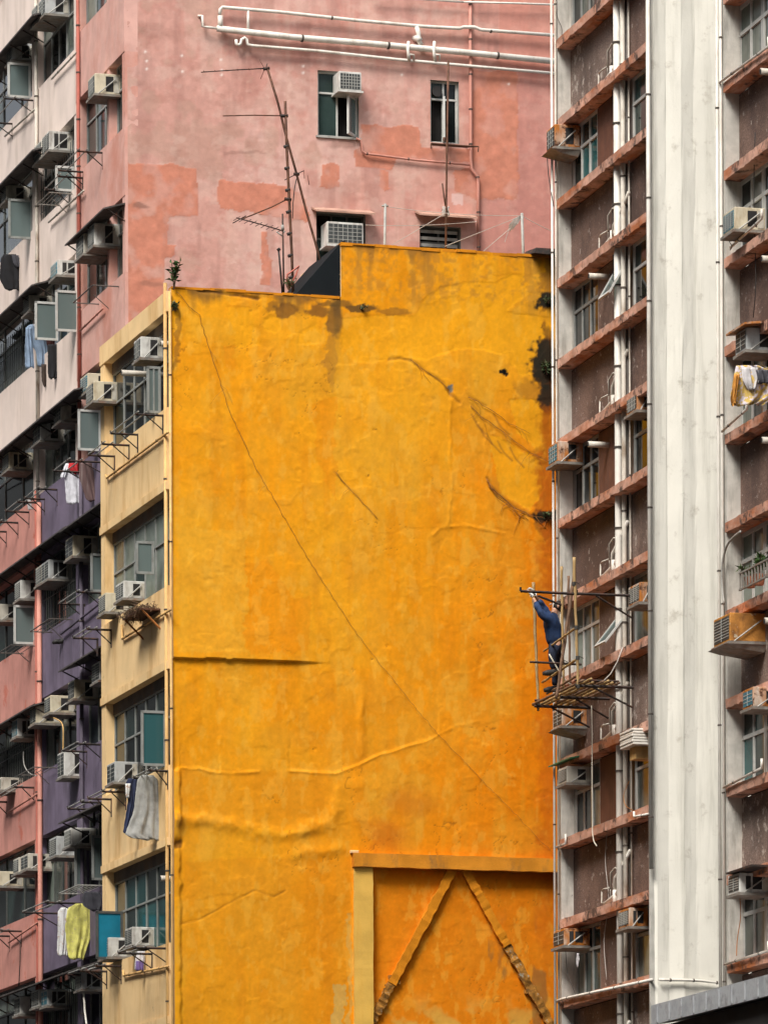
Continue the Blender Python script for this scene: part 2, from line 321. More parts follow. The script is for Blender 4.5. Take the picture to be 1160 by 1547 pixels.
def yh(U, Z, X, Y):
    wob = 3.5 * (fbm(U * 5, Z * 5, 91, 3) - .5); X = X + wob * 1.6; Y = Y + 2.5 * (fbm(U * 3, Z * 3, 95, 3) - .5)
    h = .036 * (fbm(U * .9, Z * .9, 1) - .5) + .0040 * (fbm(U * 3.2, Z * 4.4, 5, 4) - .5) + .0020 * (fbm(U * 14, Z * 18, 9, 3) - .5)
    h += .0035 * sst(fbm(U * 1.3, Z * 1.7, 21, 5), .54, .56) + .003 * sst(fbm(U * 2.4, Z * 2.0, 31, 5), .60, .62)     # flaked paint layers
    ye = 994.5 + (X - 264) * .029
    amp = .058 * (1 - sst(X, 425, 505)); h += amp * np.exp(-np.clip(ye - Y, 0, 999) / 130) * (Y < ye)
    h += .013 * ridge(X, Y, 'lipA', 2.4) * (.2 + 1.5 * fbm(U * 6, Z, 3)) + .013 * ridge(X, Y, 'lipB', 2.4) * (1 - .7 * sst(X, 560, 720)) * (.2 + 1.5 * fbm(U * 5, Z, 4))
    for k in ('lipA', 'lipB'):
        p = CRK[k]; yy = np.interp(X, [q[0] for q in p], [q[1] for q in p])
        h -= .010 * (Y < yy) * np.exp(-np.clip(yy - Y, 0, 999) / 60) * (X > p[0][0]) * (X < p[-1][0] - 60)
    am = np.clip(-.35 + 2.3 * fbm(U * 1.9, Z * 1.9, 41, 4), .05, 1.6)
    h += .030 * ridge(X + 14 * (fbm(U * 3, Z * 3, 43, 3) - .5), Y + 16 * (fbm(U * 3, Z * 3, 44, 3) - .5), 'ridge', 10) * am + .02 * ridge(X, Y, 'ridge2', 9) * am
    h += .02 * np.exp(-((X - 546) / 6) ** 2) * sst(Y, 990, 1010) * (1 - sst(Y, 1130, 1160)) * am
    h += .04 * (1 - sst(X, 270, 276)) * sst(Y, 1158, 1166) + .055 * np.exp(-(((X - 270) / 9) ** 2 + ((Y - 1240) / 14) ** 2)) - .06 * np.exp(-(((X - 269) / 6) ** 2 + ((Y - 1274) / 7) ** 2))
    for k, a, wd in (('scar', -.012, 2.2), ('scar2', -.006, 2), ('scar3', -.006, 2), ('scar4', -.010, 2.2), ('scar5', -.006, 1.6), ('crackC', -.007, 1.4), ('crackD', -.02, 2)):
        h += a * ridge(X, Y, k, wd) * (.5 + fbm(U * 7, Z * 7, 47, 2))
    for k, a, wd in (('peel', .008, 2.2), ('peel2', .007, 2.2), ('peel3', .009, 2.4), ('scar', .006, 10), ('scar3', .005, 10)):
        h += a * ridge(X, Y, k, wd) * (.3 + 1.2 * fbm(U * 8, Z * 8, 53, 2))
    h -= .025 * np.exp(-(((X - 680) / 4) ** 2 + ((Y - 592) / 8) ** 2)) + .02 * np.exp(-(((X - 763) / 3.5) ** 2 + ((Y - 566) / 4) ** 2))
    for qx, qy in ((585, 976), (563, 996), (533, 1012), (475, 1131), (556, 721), (513, 630), (447, 656), (565, 650)):
        h -= .012 * np.exp(-(((X - qx) / 1.8) ** 2 + ((Y - qy) / 1.8) ** 2))
    for p in PATCH: h -= .0045 * inpoly(X + 16 * (fbm(U * 3, Z * 3, 65, 4) - .5), Y + 16 * (fbm(U * .7, Z * .7, 61, 4) - .5), p)
    cr = np.abs(fbm(U * .8, Z * .7, 301, 5, .6) - .5); h -= .004 * (1 - sst(cr, .0008, .003)) * sst(fbm(U * .5, Z * .5, 303, 2), .5, .62)
    h -= .10 * (Xp(U, Z) > 562) * (Yp(U, Z) > 1305)
    return h
def Xp(U, Z): return YW.px(U, 0 * U, Z)[0]
def Yp(U, Z): return YW.px(U, 0 * U, Z)[1]
PATCH = [[(517, 480), (560, 473), (628, 474), (640, 452), (662, 432), (705, 428), (745, 430), (772, 413), (790, 420), (792, 445), (765, 472), (832, 482), (826, 520), (802, 566), (788, 572), (766, 540), (730, 530), (690, 528), (640, 545), (600, 540), (560, 548), (530, 545), (516, 520)],
         [(455, 500), (470, 492), (482, 496), (485, 520), (447, 522), (446, 508)], [(400, 485), (410, 477), (425, 480), (428, 495), (418, 505), (402, 500)],
         [(340, 462), (380, 465), (385, 500), (392, 520), (360, 525), (345, 500)], [(770, 605), (835, 603), (835, 690), (825, 700), (780, 655)], [(735, 650), (800, 690), (832, 700), (826, 740), (800, 775), (760, 745)]]
def yc(U, Z, X, Y, h):
    n1 = fbm(U * .7, Z * .7, 61, 4); n2 = fbm(U * 3, Z * 3, 65, 4); n3 = fbm(U * 5, Z * .55, 71, 5); n4 = fbm(U * 12, Z * 12, 77, 3)
    base = lerp(np.array((.80, .315, .008)), np.array((.82, .365, .014)), sst(n1, .35, .65))
    base = lerp(base, np.array((.76, .245, .006)), sst(Y, 800, 1300) * .8 * sst(X + 160 * (n2 - .5), 270, 620))
    base = lerp(base, np.array((.78, .215, .003)), sst(X + 60 * (n2 - .5), 590, 840) * .95 * sst(Y, 480, 760))
    base = lerp(base, np.array((.72, .37, .03)), .22 * sst(n3, .53, .70)); base = lerp(base, np.array((.62, .20, .006)), .28 * sst(1 - n3, .54, .72))
    base = lerp(base, np.array((.66, .31, .03)), .28 * sst(n2, .53, .70) * (1 - .6 * sst(Y, 900, 1300)))
    base = lerp(base, np.array((.66, .34, .030)), .28 * sst(fbm(U * 1.6, Z * 1.1, 83, 5), .52, .66) * (Y > 480))
    wx, wy = X + 9 * (n4 - .5) + 16 * (n2 - .5), Y + 9 * (fbm(U * 12, Z * 12, 78, 3) - .5) + 16 * (n1 - .5)
    for i, p in enumerate(PATCH):
        base[inpoly(wx, wy, p)] = base[inpoly(wx, wy, p)] * .25 + np.array((.84, .375, .012)) * .75
    pl = inpoly(wx, wy, [(268, 800), (372, 800), (370, 985), (268, 985)]); base[pl] = base[pl] * .45 + np.array((.76, .38, .03)) * .55
    for p in ([(370, 850), (405, 845), (445, 905), (442, 985), (372, 985)], [(440, 905), (470, 900), (466, 980), (442, 985)], [(470, 610), (505, 600), (508, 760), (480, 700)], [(340, 520), (358, 522), (352, 560), (340, 555)]):
        k = inpoly(wx, wy, p); base[k] = base[k] * .55 + np.array((.76, .25, .006)) * .45
    for p in ([(268, 1160), (500, 1168), (512, 1245), (430, 1256), (278, 1240)], [(276, 1300), (530, 1300), (530, 1547), (276, 1640)]):
        k = inpoly(wx, wy, p); base[k] = base[k] * .6 + np.array((.70, .255, .010)) * .4
    k = inpoly(wx, wy, [(505, 1485), (522, 1488), (520, 1560), (503, 1560)]); base[k] = np.array((.62, .36, .08))
    k = (np.abs(wx - 529) < 3.2) & (Y > 1380); base[k] = np.array((.64, .34, .06))
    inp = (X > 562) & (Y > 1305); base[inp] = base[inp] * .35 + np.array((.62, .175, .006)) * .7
    cr = np.abs(fbm(U * .8, Z * .7, 301, 5, .6) - .5); cm = sst(fbm(U * .5, Z * .5, 303, 2), .5, .62); base = lerp(base, np.array((.22, .085, .01)), .55 * (1 - sst(cr, .0008, .003)) * cm)
    base = base * (1 + .16 * (fbm(U * 22, Z * 22, 305, 2) - .5) + .14 * (fbm(U * 7, Z * 4, 307, 4) - .5))[..., None]
    base = lerp(base, np.array((.82, .46, .06)), .28 * sst(fbm(U * 6, Z * 3, 309, 5, .6), .56, .66)); base = lerp(base, np.array((.66, .27, .014)), .14 * sst(fbm(U * 5, Z * 3.5, 311, 5, .6), .57, .66))
    # dirt: soot under the copings, mould by the neighbour, rusty drips
    wdt = lambda a, t: a * np.clip(t, 0, 1)
    top = np.where(X < 514, 433 + (X - 262) * .07, 366 + (X - 514) * .055); dt = Y - top
    soot = sst(n3 * .6 + n2 * .4 + .30 * np.exp(-np.clip(dt, 0, 999) / 22), .58, .80) * np.exp(-np.clip(dt - 6, 0, 999) / 55)
    base = lerp(base, np.array((.17, .085, .025)), wdt(.85, soot))
    up = sst(dt, 0, 8) * (1 - sst(dt, 60, 110)) * (X > 514) * sst(n3 * .5 + n4 * .5, .42, .62); base = lerp(base, np.array((.42, .19, .03)), .6 * up)
    def blob(cx_, cy_, sx, sy, amt, col=(.018, .016, .012), lo=.25):
        nonlocal base
        e_ = np.exp(-(((wx - cx_) / sx) ** 2 + ((wy - cy_) / sy) ** 2)); v = e_ + .5 * (n4 - .5) + .35 * (n2 - .5)
        base = lerp(base, np.array(col), amt * sst(e_, .03, .3) * sst(v, lo - (.3 if col[0] > .3 else 0), lo + (.75 if col[0] > .3 else .35)))
    blob(505, 482, 14, 30, .75, (.10, .06, .025)); blob(478, 470, 18, 12, .8, (.16, .07, .02)); blob(435, 468, 18, 12, .8, (.17, .075, .02)); blob(412, 463, 10, 8, .6, (.14, .07, .02)); blob(545, 463, 26, 5, .85, (.07, .045, .02)); blob(505, 456, 30, 6, .7, (.10, .06, .02)); blob(592, 468, 32, 6, .6, (.18, .09, .02)); blob(500, 540, 9, 60, .5, (.30, .14, .03), .3)
    blob(826, 456, 14, 14, .95, (.02, .018, .012), .2); blob(822, 556, 20, 44, .97, (.018, .016, .012), .2); blob(824, 602, 15, 24, .9, (.04, .025, .012), .2); blob(824, 784, 26, 10, .95, (.02, .018, .012), .2); blob(826, 520, 10, 26, .7, (.10, .05, .015)); blob(825, 795, 26, 20, .6, (.22, .08, .015)); blob(826, 690, 14, 150, .8, (.36, .085, .006)); blob(826, 430, 18, 22, .7, (.28, .12, .02)); blob(798, 590, 25, 16, .5, (.30, .13, .02)); blob(828, 1050, 16, 400, .7, (.55, .115, .006)); blob(268, 500, 4, 60, .6, (.2, .09, .02))
    blob(840, 860, 12, 60, .6, (.40, .09, .008)); blob(763, 566, 4.5, 5, 1, (.01, .01, .008)); blob(680, 590, 4, 9, .95, (.17, .19, .17)); blob(270, 1274, 8, 8, .8, (.12, .05, .015)); blob(268, 1240, 6, 12, .4, (.2, .08, .02)); blob(585, 1262, 30, 24, .55, (.50, .12, .01)); blob(620, 1215, 40, 22, .45, (.50, .13, .01))
    for k_, a, wd in (('scar', .45, 2.2), ('scar2', .4, 1.5), ('scar3', .35, 1.6), ('scar4', .65, 2.2), ('scar5', .4, 1.3), ('crackC', .25, 1.2), ('crackD', .8, 2)):
        base = lerp(base, np.array((.10, .045, .018)), a * np.clip(np.exp(-(dpoly(X + 5 * (n4 - .5), Y + 5 * (n2 - .5), CRK[k_]) / wd) ** 2) * (.35 + 1.3 * n4), 0, 1))
    for a_, b_ in ((712, 640), (722, 655), (735, 668), (752, 680), (745, 640), (770, 690)):
        base = lerp(base, np.array((.26, .10, .02)), .7 * np.exp(-(dpoly(X + 6 * (n2 - .5), Y, [(a_, b_ - 14), (a_ + 9, b_ + 3), (a_ + 22, b_ + 16)]) / 1.3) ** 2))
    for qx, qy in ((585, 976), (563, 996), (533, 1012), (475, 1131), (556, 721), (513, 630), (447, 656), (565, 650), (507, 713)):
        blob(qx, qy, 1.7, 1.7, .7, (.10, .05, .015), .4)
    for a_ in ((823, 456, 13, 13), (822, 552, 15, 40), (824, 598, 13, 22), (824, 784, 26, 9)): blob(*a_, .93, (.022, .02, .014), .25)
    base = base * np.array((.95, .93, .9))
    # worn mortar low inside the shored panel
    pn = sst(fbm(U * 2.2, Z * 2.2, 87, 5), .50, .62) * (X > 563) * sst(Y, 1490, 1545); base = lerp(base, np.array((.60, .36, .07)), .7 * pn)
    pn = sst(fbm(U * 3, Z * 1.2, 88, 5), .55, .65) * (X > 740) * sst(Y, 1360, 1450); base = lerp(base, np.array((.17, .10, .035)), .6 * pn)
    return base
ug = np.linspace(0, UEND, 400); zg = np.concatenate([np.linspace(ZB, Y0, 720), np.linspace(Y0, Y1, 52)[1:]])
wl = grid('wall', YW, ug, zg, yh, yc, lambda U, Z, X, Y: (Z <= Y0 + .001) | (U >= U515 - .005), 'yellow_wall', yb)
wl['label'] = 'weathered orange-yellow rendered blank side wall with patches, stains and ridges'
put('core', MB().box(.34, UEND, .12, LEN, 0, Y0 - .25), 'soffit', YW.M, yb)
put('lower_wall', MB().box(.0, UEND, -.02, .12, 0, ZB), 'orange_plaster', YW.M, yb)
put('parapet', MB().box(.02, U515, .06, .2, Y0 - .28, Y0 - .012), 'yellow_plaster', YW.M, yb)
put('raised_parapet', MB().box(U515 + .005, UEND, .06, 2.6, Y0 - .2, Y1 - .012), 'yellow_plaster', YW.M, yb)
# coping crust: broken pieces along both tops
for a, b, z in ((.0, U515 - .03, Y0), (U515, UEND, Y1)):
    mb = MB(); x = a
    while x < b:
        l = random.uniform(.12, .5); hh = random.uniform(.0, .022); mb.box(x, min(x + l, b), -random.uniform(.005, .022), .2, z - random.uniform(.02, .05), z + hh); x += l
    put('coping', mb, 'orange_plaster', YW.M, yb)
# stair house flank in black sheet
u0, z0 = YW.hit(438, 444, -.35); u1, z1 = YW.hit(515, 369, -.35)
put('stair_cover', MB().slab([(u0, z0 - .1), (u1 - .003, z0 - .1), (u1 - .003, z1), (u1 - .06, z1 - .01)], .065, 2.2), 'black_sheet', YW.M, yb)
# shored panel at the foot: beam, pier, two crumbling braces
def yq(px, py, d=0): return YW.hit(px, py, d)
a = yq(534, 1288, .1); b = yq(534, 1309, .1)
def rough_bar(pts, w, y0, y1, seed, chip=.02):
    rr = random.Random(seed); mb = MB(); n = 26
    for i in range(n + 1):
        t = i / n; x = pts[0][0] + (pts[1][0] - pts[0][0]) * t; z = pts[0][1] + (pts[1][1] - pts[0][1]) * t
        dx, dz = pts[1][0] - pts[0][0], pts[1][1] - pts[0][1]; l = math.hypot(dx, dz); nx, nz = -dz / l, dx / l
        wa, wb = w / 2 + rr.uniform(-chip, chip), w / 2 + rr.uniform(-chip, chip); yy = y0 + rr.uniform(-chip, chip) * .6
        mb.v += [(x + nx * wa, yy, z + nz * wa), (x - nx * wb, yy - rr.uniform(0, chip * .6), z - nz * wb), (x - nx * (wb - .01), y1, z - nz * wb), (x + nx * (wa - .01), y1, z + nz * wa)]
    for i in range(n):
        q = i * 4
        for k in range(4): mb.f.append((q + k, q + (k + 1) % 4, q + 4 + (k + 1) % 4, q + 4 + k))
    mb.f += [(0, 1, 2, 3), (n * 4 + 3, n * 4 + 2, n * 4 + 1, n * 4)]; return mb
zb = (yq(700, 1294, .1)[1] + yq(700, 1313, .1)[1]) / 2; hb = yq(700, 1293, .1)[1] - yq(700, 1313.5, .1)[1]
put('beam', rough_bar([(a[0], zb), (UEND, zb)], hb, -.12, .08, 3, .006), 'beam_plaster', YW.M, yb)
x0, x1 = yq(535, 1400, .06)[0], yq(564, 1400, .06)[0]
put('pier', rough_bar([((x0 + x1) / 2, zb - hb / 2 + .002), ((x0 + x1) / 2, ZB)], x1 - x0, -.055, .08, 4, .005), 'pale_yellow_plaster', YW.M, yb)
put('pier_cap', MB().box(x0 - .06, x0 + .09, -.075, .05, zb + hb / 2 - .002, zb + hb / 2 + .05), 'yellow_plaster', YW.M, yb, bevel=.012)
for (p, q, sd, spl) in (((686, 1310), (556, 1555), 11, .72), ((701, 1310), (846, 1572), 12, .45)):
    P, Q = yq(*p), yq(*q); Mx = (P[0] + (Q[0] - P[0]) * spl, P[1] + (Q[1] - P[1]) * spl)
    br = put('brace', rough_bar([P, Mx], .155, -.0, .09, sd, .012), 'orange_plaster', YW.M, yb)
    lo = put('broken_end', rough_bar([Mx, Q], .15, .015, .09, sd + 5, .02), 'broken_plaster', YW.M, br)
    lo['label'] = 'crumbled brace end with grey masonry showing'
    mb = MB(); rr = random.Random(sd)
    for k in range(12):
        t = rr.uniform(spl - .04, 1); x = P[0] + (Q[0] - P[0]) * t + rr.uniform(-.09, .09); z = P[1] + (Q[1] - P[1]) * t + rr.uniform(-.09, .09); r = rr.uniform(.015, .04)
        mb.hexa([(x + rr.uniform(-r, r) * .4 + sx * r, .06 + sy * r, z + sz * r + rr.uniform(-r, r) * .4) for sz in (-1, 1) for sx, sy in ((-1, -1), (1, -1), (1, 1), (-1, 1))])
    ru = put('rubble', mb, 'broken_plaster', YW.M, br); ru['kind'] = 'stuff'
# street front of the yellow building
HEADS = [YF.hit(252, y)[1] for y in (474, 743, 1014, 1280, 1549)]; SILLS = [YF.hit(252, y)[1] for y in (619, 888, 1159, 1427, 1698)]
xs0, xs1 = -LEN, -.13
def window(parent, F_, x0, x1, z0, z1, y, cols, transom=None, fr='alu', panes=('glass_green',), fw=.035, skip=()):
    mb = MB(); xs = [x0 + (x1 - x0) * i / cols for i in range(cols + 1)]
    for i, x in enumerate(xs):
        ww = fw if 0 < i < cols else fw * 1.3; mb.box(x - ww / 2, x + ww / 2, y - .03, y + .03, z0, z1)
    rows = [z0] + ([z0 + (z1 - z0) * transom] if transom else []) + [z1]
    for z in rows: mb.box(x0 - fw * .6, x1 + fw * .6, y - .034, y + .034, z - fw / 2, z + fw / 2)
    wn = put('window', mb, fr, F_.M, parent)
    for i in range(cols):
        for j in range(len(rows) - 1):
            if (i, j) in skip: continue
            pn = MB().box(xs[i] + fw / 2 - .004, xs[i + 1] - fw / 2 + .004, y - .006, y + .006, rows[j] + fw / 2 - .004, rows[j + 1] - fw / 2 + .004)
            p = put('pane', pn, random.choice(panes), F_.M, wn)
    return wn
def casement(parent, F_, px0, px1, py0, py1, x, fr='alu_white', gl='glass_open', cols=1, yaw=0):
    y0, zt = F_.side(px0, py0, x); y1, zb_ = F_.side(px1, py1, x); wd = y1 - y0; hh = zt - zb_; fw = .045
    M = F_.M @ T(x, y1, zb_) @ Matrix.Rotation(math.radians(yaw), 4, 'Z'); mb = MB()
    for a_, b_, c_, d_ in ((-wd, -wd + fw, 0, hh), (-fw, 0, 0, hh), (-wd, 0, 0, fw), (-wd, 0, hh - fw, hh)): mb.box(-.018, .018 + .002 * (a_ == -wd), a_, b_, c_, d_)
    for i in range(1, cols): mb.box(-.016, .016, -wd * i / cols - fw * .3, -wd * i / cols + fw * .3, 0, hh)
    c = put('open_casement', mb, fr, M, parent)
    put('pane', MB().box(-.004, .004, -wd + fw - .005, -fw + .005, fw - .005, hh - fw + .005), gl, M, c); return c
def awning(parent, F_, x0, x1, z, proj, drop, m='awning_metal', y0=0.0, thick=.03, n=0):
    mb = MB().prism([(y0, z), (y0 - proj, z - drop), (y0 - proj, z - drop - thick), (y0, z - thick)], x0, x1)
    a = put('awning', mb, m, F_.M, parent)
    n = max(1, int((x1 - x0) / 1.1))
    for k in range(n + 1):
        xx = x0 + .03 + (x1 - x0 - .06) * k / n; put('strut', MB().bar((xx, y0, z - drop - .22), (xx, y0 - proj * .85, z - drop * .85 - .03), .022), 'iron_dark', F_.M, a)
    return a
put('parapet_band', MB().box(xs0, xs1, -.06, .34, HEADS[0], Y0 - .05), 'yellow_plaster', YF.M, yb)
for i in range(4):
    nb = HEADS[i + 1]
    put('spandrel', MB().box(xs0, xs1, -.05, .34, nb + .14, SILLS[i]), 'yellow_plaster', YF.M, yb)
    put('eyebrow', MB().box(xs0, xs1, -.075, .336, nb, nb + .139), 'yellow_plaster', YF.M, yb)
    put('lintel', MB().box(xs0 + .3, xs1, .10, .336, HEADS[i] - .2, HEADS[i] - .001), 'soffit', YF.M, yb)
    put('far_pier', MB().box(xs0 + .003, xs0 + .30, -.045, .34, SILLS[i], HEADS[i]), 'yellow_plaster', YF.M, yb)
    put('window_back', MB().box(xs0 + .3, xs1, .336, .35, SILLS[i] - .01, HEADS[i]), 'dark_recess', YF.M, yb)
    pal = [('glass_green', 'glass_dark', 'glass_curtain', 'glass_dark'), ('glass_frost', 'glass_frost', 'glass_green', 'glass_curtain'), ('glass_green', 'glass_dark'), ('glass_teal', 'glass_green', 'glass_teal')][i]
    window(yb, YF, xs0 + .31, xs1 - .02, SILLS[i] + .02, HEADS[i] - .21, .15, 6, .62, 'alu', pal)
    # pipe run across the spandrel
put('corner_pier', MB().box(-.127, -.05, .0, .34, 0, Y0 - .012), 'yellow_plaster', YF.M, yb)
put('front_lower', MB().box(xs0, xs1, -.04, .34, 0, HEADS[4] - .0), 'yellow_plaster', YF.M, yb)
casement(yb, YF, 205, 233, 817, 868, YF.hit(236, 840, .0)[0], 'alu', 'glass_open', 1)
casement(yb, YF, 213, 251, 1073, 1158, YF.hit(252.5, 1110, .0)[0], 'alu', 'glass_open_teal', 1)
casement(yb, YF, 145, 186, 1376, 1450, YF.hit(187, 1400, .0)[0], 'alu_dark', 'glass_blue', 1)
casement(yb, YF, 222, 243, 553, 625, YF.hit(243, 590, -.05)[0], 'alu', 'glass_open', 2)
for yw_, (a_, b_) in enumerate(((660, 722), (920, 964))): pass
# ------------------------------------------------------------------ pink building
pb = thing('pink_building', 'tall pink, cream and purple tenement rising behind the orange-yellow wall', 'building', PW.M)
ZT = 31.0; PZB = PW.hit(300, 500)[1]
UPE = PW.hit(850, 300)[0] + .8
SAL = [[(190, 247), (262, 248), (298, 258), (301, 328), (256, 325), (253, 370), (266, 372), (263, 386), (250, 390), (246, 500), (190, 500)],
       [(330, 272), (430, 280), (440, 285), (462, 300), (468, 336), (420, 328), (336, 315), (327, 300)], [(485, 249), (500, 246), (514, 251), (512, 284), (500, 287), (483, 282)], [(395, 350), (405, 350), (405, 390), (410, 392), (410, 430), (394, 430)],
       [(546, 188), (633, 191), (635, 222), (655, 226), (712, 224), (712, 246), (600, 240), (590, 256), (536, 250), (535, 226), (545, 222)], [(573, 256), (588, 258), (587, 286), (580, 291), (573, 280)],
       [(712, 106), (764, 108), (782, 112), (782, 300), (722, 302), (686, 288), (686, 256), (712, 255)]]
def ph(U, Z, X, Y):
    h = .02 * (fbm(U * .8, Z * .8, 101) - .5) + .012 * (fbm(U * 5, Z * 5, 103, 4) - .5)
    for p in SAL: h += .004 * inpoly(X + 8 * (fbm(U * 6, Z * 6, 105, 3) - .5), Y + 8 * (fbm(U * 6, Z * 6, 107, 3) - .5), p)
    return h
def pc(U, Z, X, Y, h):
    n1 = fbm(U * .6, Z * .6, 111, 4); n2 = fbm(U * 2.5, Z * 2.5, 115, 5); n3 = fbm(U * 4, Z * .5, 117, 5); n4 = fbm(U * 10, Z * 10, 119, 3)
    c = lerp(np.array((.53, .285, .235)), np.array((.565, .345, .295)), sst(n1, .3, .7))
    c = lerp(c, np.array((.55, .255, .20)), .75 * sst(X + 120 * (n1 - .5), 560, 720))
    c = lerp(c, np.array((.47, .215, .175)), .6 * sst(n2, .52, .66)); c = lerp(c, np.array((.60, .40, .33)), .35 * sst(n3, .52, .66)); c = lerp(c, np.array((.34, .17, .14)), .45 * sst(1 - n3, .55, .72))
    c = lerp(c, np.array((.45, .28, .22)), .6 * sst(n2 + .25 * np.exp(-((Y - 215) / 40) ** 2) - .2 * sst(X, 300, 420), .60, .72))
    c = c * (1 + .07 * (fbm(U * 18, Z * 18, 121, 2) - .5) + .10 * (fbm(U * 5, Z * 3, 123, 4) - .5))[..., None]; c = lerp(c, np.array((.60, .43, .36)), .25 * sst(fbm(U * 3, Z * 4, 125, 5, .6), .54, .64)); c = lerp(c, np.array((.36, .17, .13)), .25 * sst(fbm(U * 3, Z * 4, 127, 5, .6), .57, .67))
    wx, wy = X + 8 * (fbm(U * 6, Z * 6, 105, 3) - .5), Y + 8 * (fbm(U * 6, Z * 6, 107, 3) - .5)
    k = (X > 781 + 10 * (n4 - .5)) & (Y > 100); c[k] = c[k] * .5 + np.array((.43, .17, .14)) * .5
    k = inpoly(wx, wy, [(722, 302), (835, 300), (835, 390), (722, 390)]); c[k] = c[k] * .4 + np.array((.46, .20, .165)) * .6
    k = (Y < 100) & (X > 755); c[k] = c[k] * .5 + np.array((.50, .20, .15)) * .5
    for p in SAL:
        k = inpoly(wx, wy, p); q = np.array((.51, .195, .125)); f_ = np.clip(.45 + .9 * sst(n2[k], .3, .6) * (.6 + .8 * n3[k]) , 0, .92)[:, None]; c[k] = c[k] * (1 - f_) + q * f_ * (.82 + .36 * n4[k])[:, None]
    k = inpoly(wx, wy, [(684, 292), (700, 294), (700, 310), (684, 310)]); c[k] = np.array((.60, .40, .36))
    for qx, qy, sx, sy, am in ((212, 312, 14, 5, .7), (505, 300, 40, 30, .25), (680, 235, 30, 10, .35), (230, 430, 25, 4, .4), (225, 45, 30, 16, .25), (370, 230, 40, 3, .35), (620, 60, 200, 8, .3), (520, 218, 25, 8, .5)):
        v = np.exp(-(((wx - qx) / sx) ** 2 + ((wy - qy) / sy) ** 2)) + .5 * (n4 - .5); c = lerp(c, np.array((.20, .10, .075)), am * sst(v, .25, .7))
    for qx, qy in ((220, 78), (222, 92), (222, 104), (275, 84), (276, 108), (334, 90), (335, 106), (335, 113), (458, 100), (458, 110), (607, 113), (768, 127)):
        c = lerp(c, np.array((.8, .72, .66)), np.exp(-(((X - qx) / 1.7) ** 2 + ((Y - qy) / 1.7) ** 2)))
    return c
WIN = [(480, 542, 108, 207, 3), (650, 693, 122, 216, 2), (478, 552, 322, 400, 2), (634, 696, 342, 400, 2)]
WR = []
for a_, b_, c_, d_, n_ in WIN:
    xa, zt_ = PW.hit((a_ + .0), (c_ + d_) / 2)[0], PW.hit((a_ + b_) / 2, c_)[1]; xb, zb_ = PW.hit(b_, (c_ + d_) / 2)[0], PW.hit((a_ + b_) / 2, d_)[1]; WR.append((xa, xb, zb_, zt_, n_))
def pkeep(U, Z, X, Y):
    k = np.ones(U.shape, bool)
    for xa, xb, za, zb_, n in WR: k &= ~((U > xa) & (U < xb) & (Z > za) & (Z < zb_))
    return k
def lines(a, b, n, marks):
    x = np.linspace(a, b, n); e = []
    for m in marks: e += [m - 1e-4, m + 1e-4]
    return np.unique(np.concatenate([x, e]))
us = lines(0, UPE, 330, [v for r in WR for v in r[:2]]); zs = lines(PZB - .3, ZT - .5, 360, [v for r in WR for v in r[2:4]])
pw = grid('wall', PW, us, zs, ph, pc, pkeep, 'pink_wall', pb); pw['label'] = 'faded pink side wall patched with salmon paint'
put('core', MB().box(.24, UPE, .26, 16, 0, ZT), 'dark_recess', PW.M, pb); put('lower_wall', MB().box(.24, UPE, .02, .26, 0, PZB - .2), 'salmon_plaster', PW.M, pb)
put('wall_top', MB().box(.0, UPE, -.02, .26, ZT - .51, ZT), 'salmon_plaster', PW.M, pb)
for i, (xa, xb, za, zb_, n) in enumerate(WR):
    rv = MB().box(xa - .03, xa, 0.01, .22, za, zb_).box(xb, xb + .03, 0.01, .22, za, zb_).box(xa - .03, xb + .03, .01, .22, za - .03, za).box(xa - .03, xb + .03, .01, .22, zb_, zb_ + .03)
    put('window_reveal', rv, 'grey_plaster', PW.M, pb)
put('window_sill', MB().box(WR[0][0] - .04, WR[0][1] + .04, -.03, .05, WR[0][2] - .035, WR[0][2]), 'grey_plaster', PW.M, pb)
x0, x1, z0, z1, _ = WR[0]
window(pb, PW, x0 + .02, x1 - .02, z0 + .02, z1 - .02, .12, 2, .68, 'alu_white', ('glass_green', 'glass_curtain'), skip=((1, 0),))
c = put('open_casement', MB().box(-.02, .02, -.42, -.37, 0, .76).box(-.02, .02, -.04, 0, 0, .76).box(-.02, .02, -.37, -.04, 0, .05).box(-.02, .02, -.37, -.04, .71, .76), 'alu_white', PW.M @ T(x1 - .03, .09, z0 + .02) @ Matrix.Rotation(math.radians(-38), 4, 'Z'), pb)
put('pane', MB().box(-.004, .004, -.38, -.03, .04, .72), 'glass_open', PW.M @ T(x1 - .03, .09, z0 + .02) @ Matrix.Rotation(math.radians(-38), 4, 'Z'), c)
x0, x1, z0, z1, _ = WR[1]
window(pb, PW, x0 + .02, x1 - .02, z0 + .02, z1 - .02, .12, 2, .72, 'alu_white', ('glass_dark', 'glass_green'), skip=((0, 0),))
fan = MB().tube([(x0 + .15, .04, z1 - .2), (x0 + .15, .1, z1 - .2)], .1, 18); put('extractor_fan', fan, 'ac_vent', PW.M, pb)
MF = PW.M @ T(x0 + .29, .09, z0 + .03) @ Matrix.Rotation(math.radians(-16), 4, 'Z')
c = put('open_casement', MB().box(-.02, .02, -.42, -.37, 0, .78).box(-.02, .02, -.04, 0, 0, .78).box(-.02, .02, -.37, -.04, 0, .05).box(-.02, .02, -.37, -.04, .73, .78), 'alu_white', MF, pb)
put('pane', MB().box(-.004, .004, -.38, -.03, .04, .74), 'glass_frost', MF, c)
x0, x1, z0, z1, _ = WR[2]; window(pb, PW, x0 + .02, x1 - .02, z0 + .02, z1 - .02, .15, 3, .5, 'alu_dark', ('glass_dark', 'glass_green'))
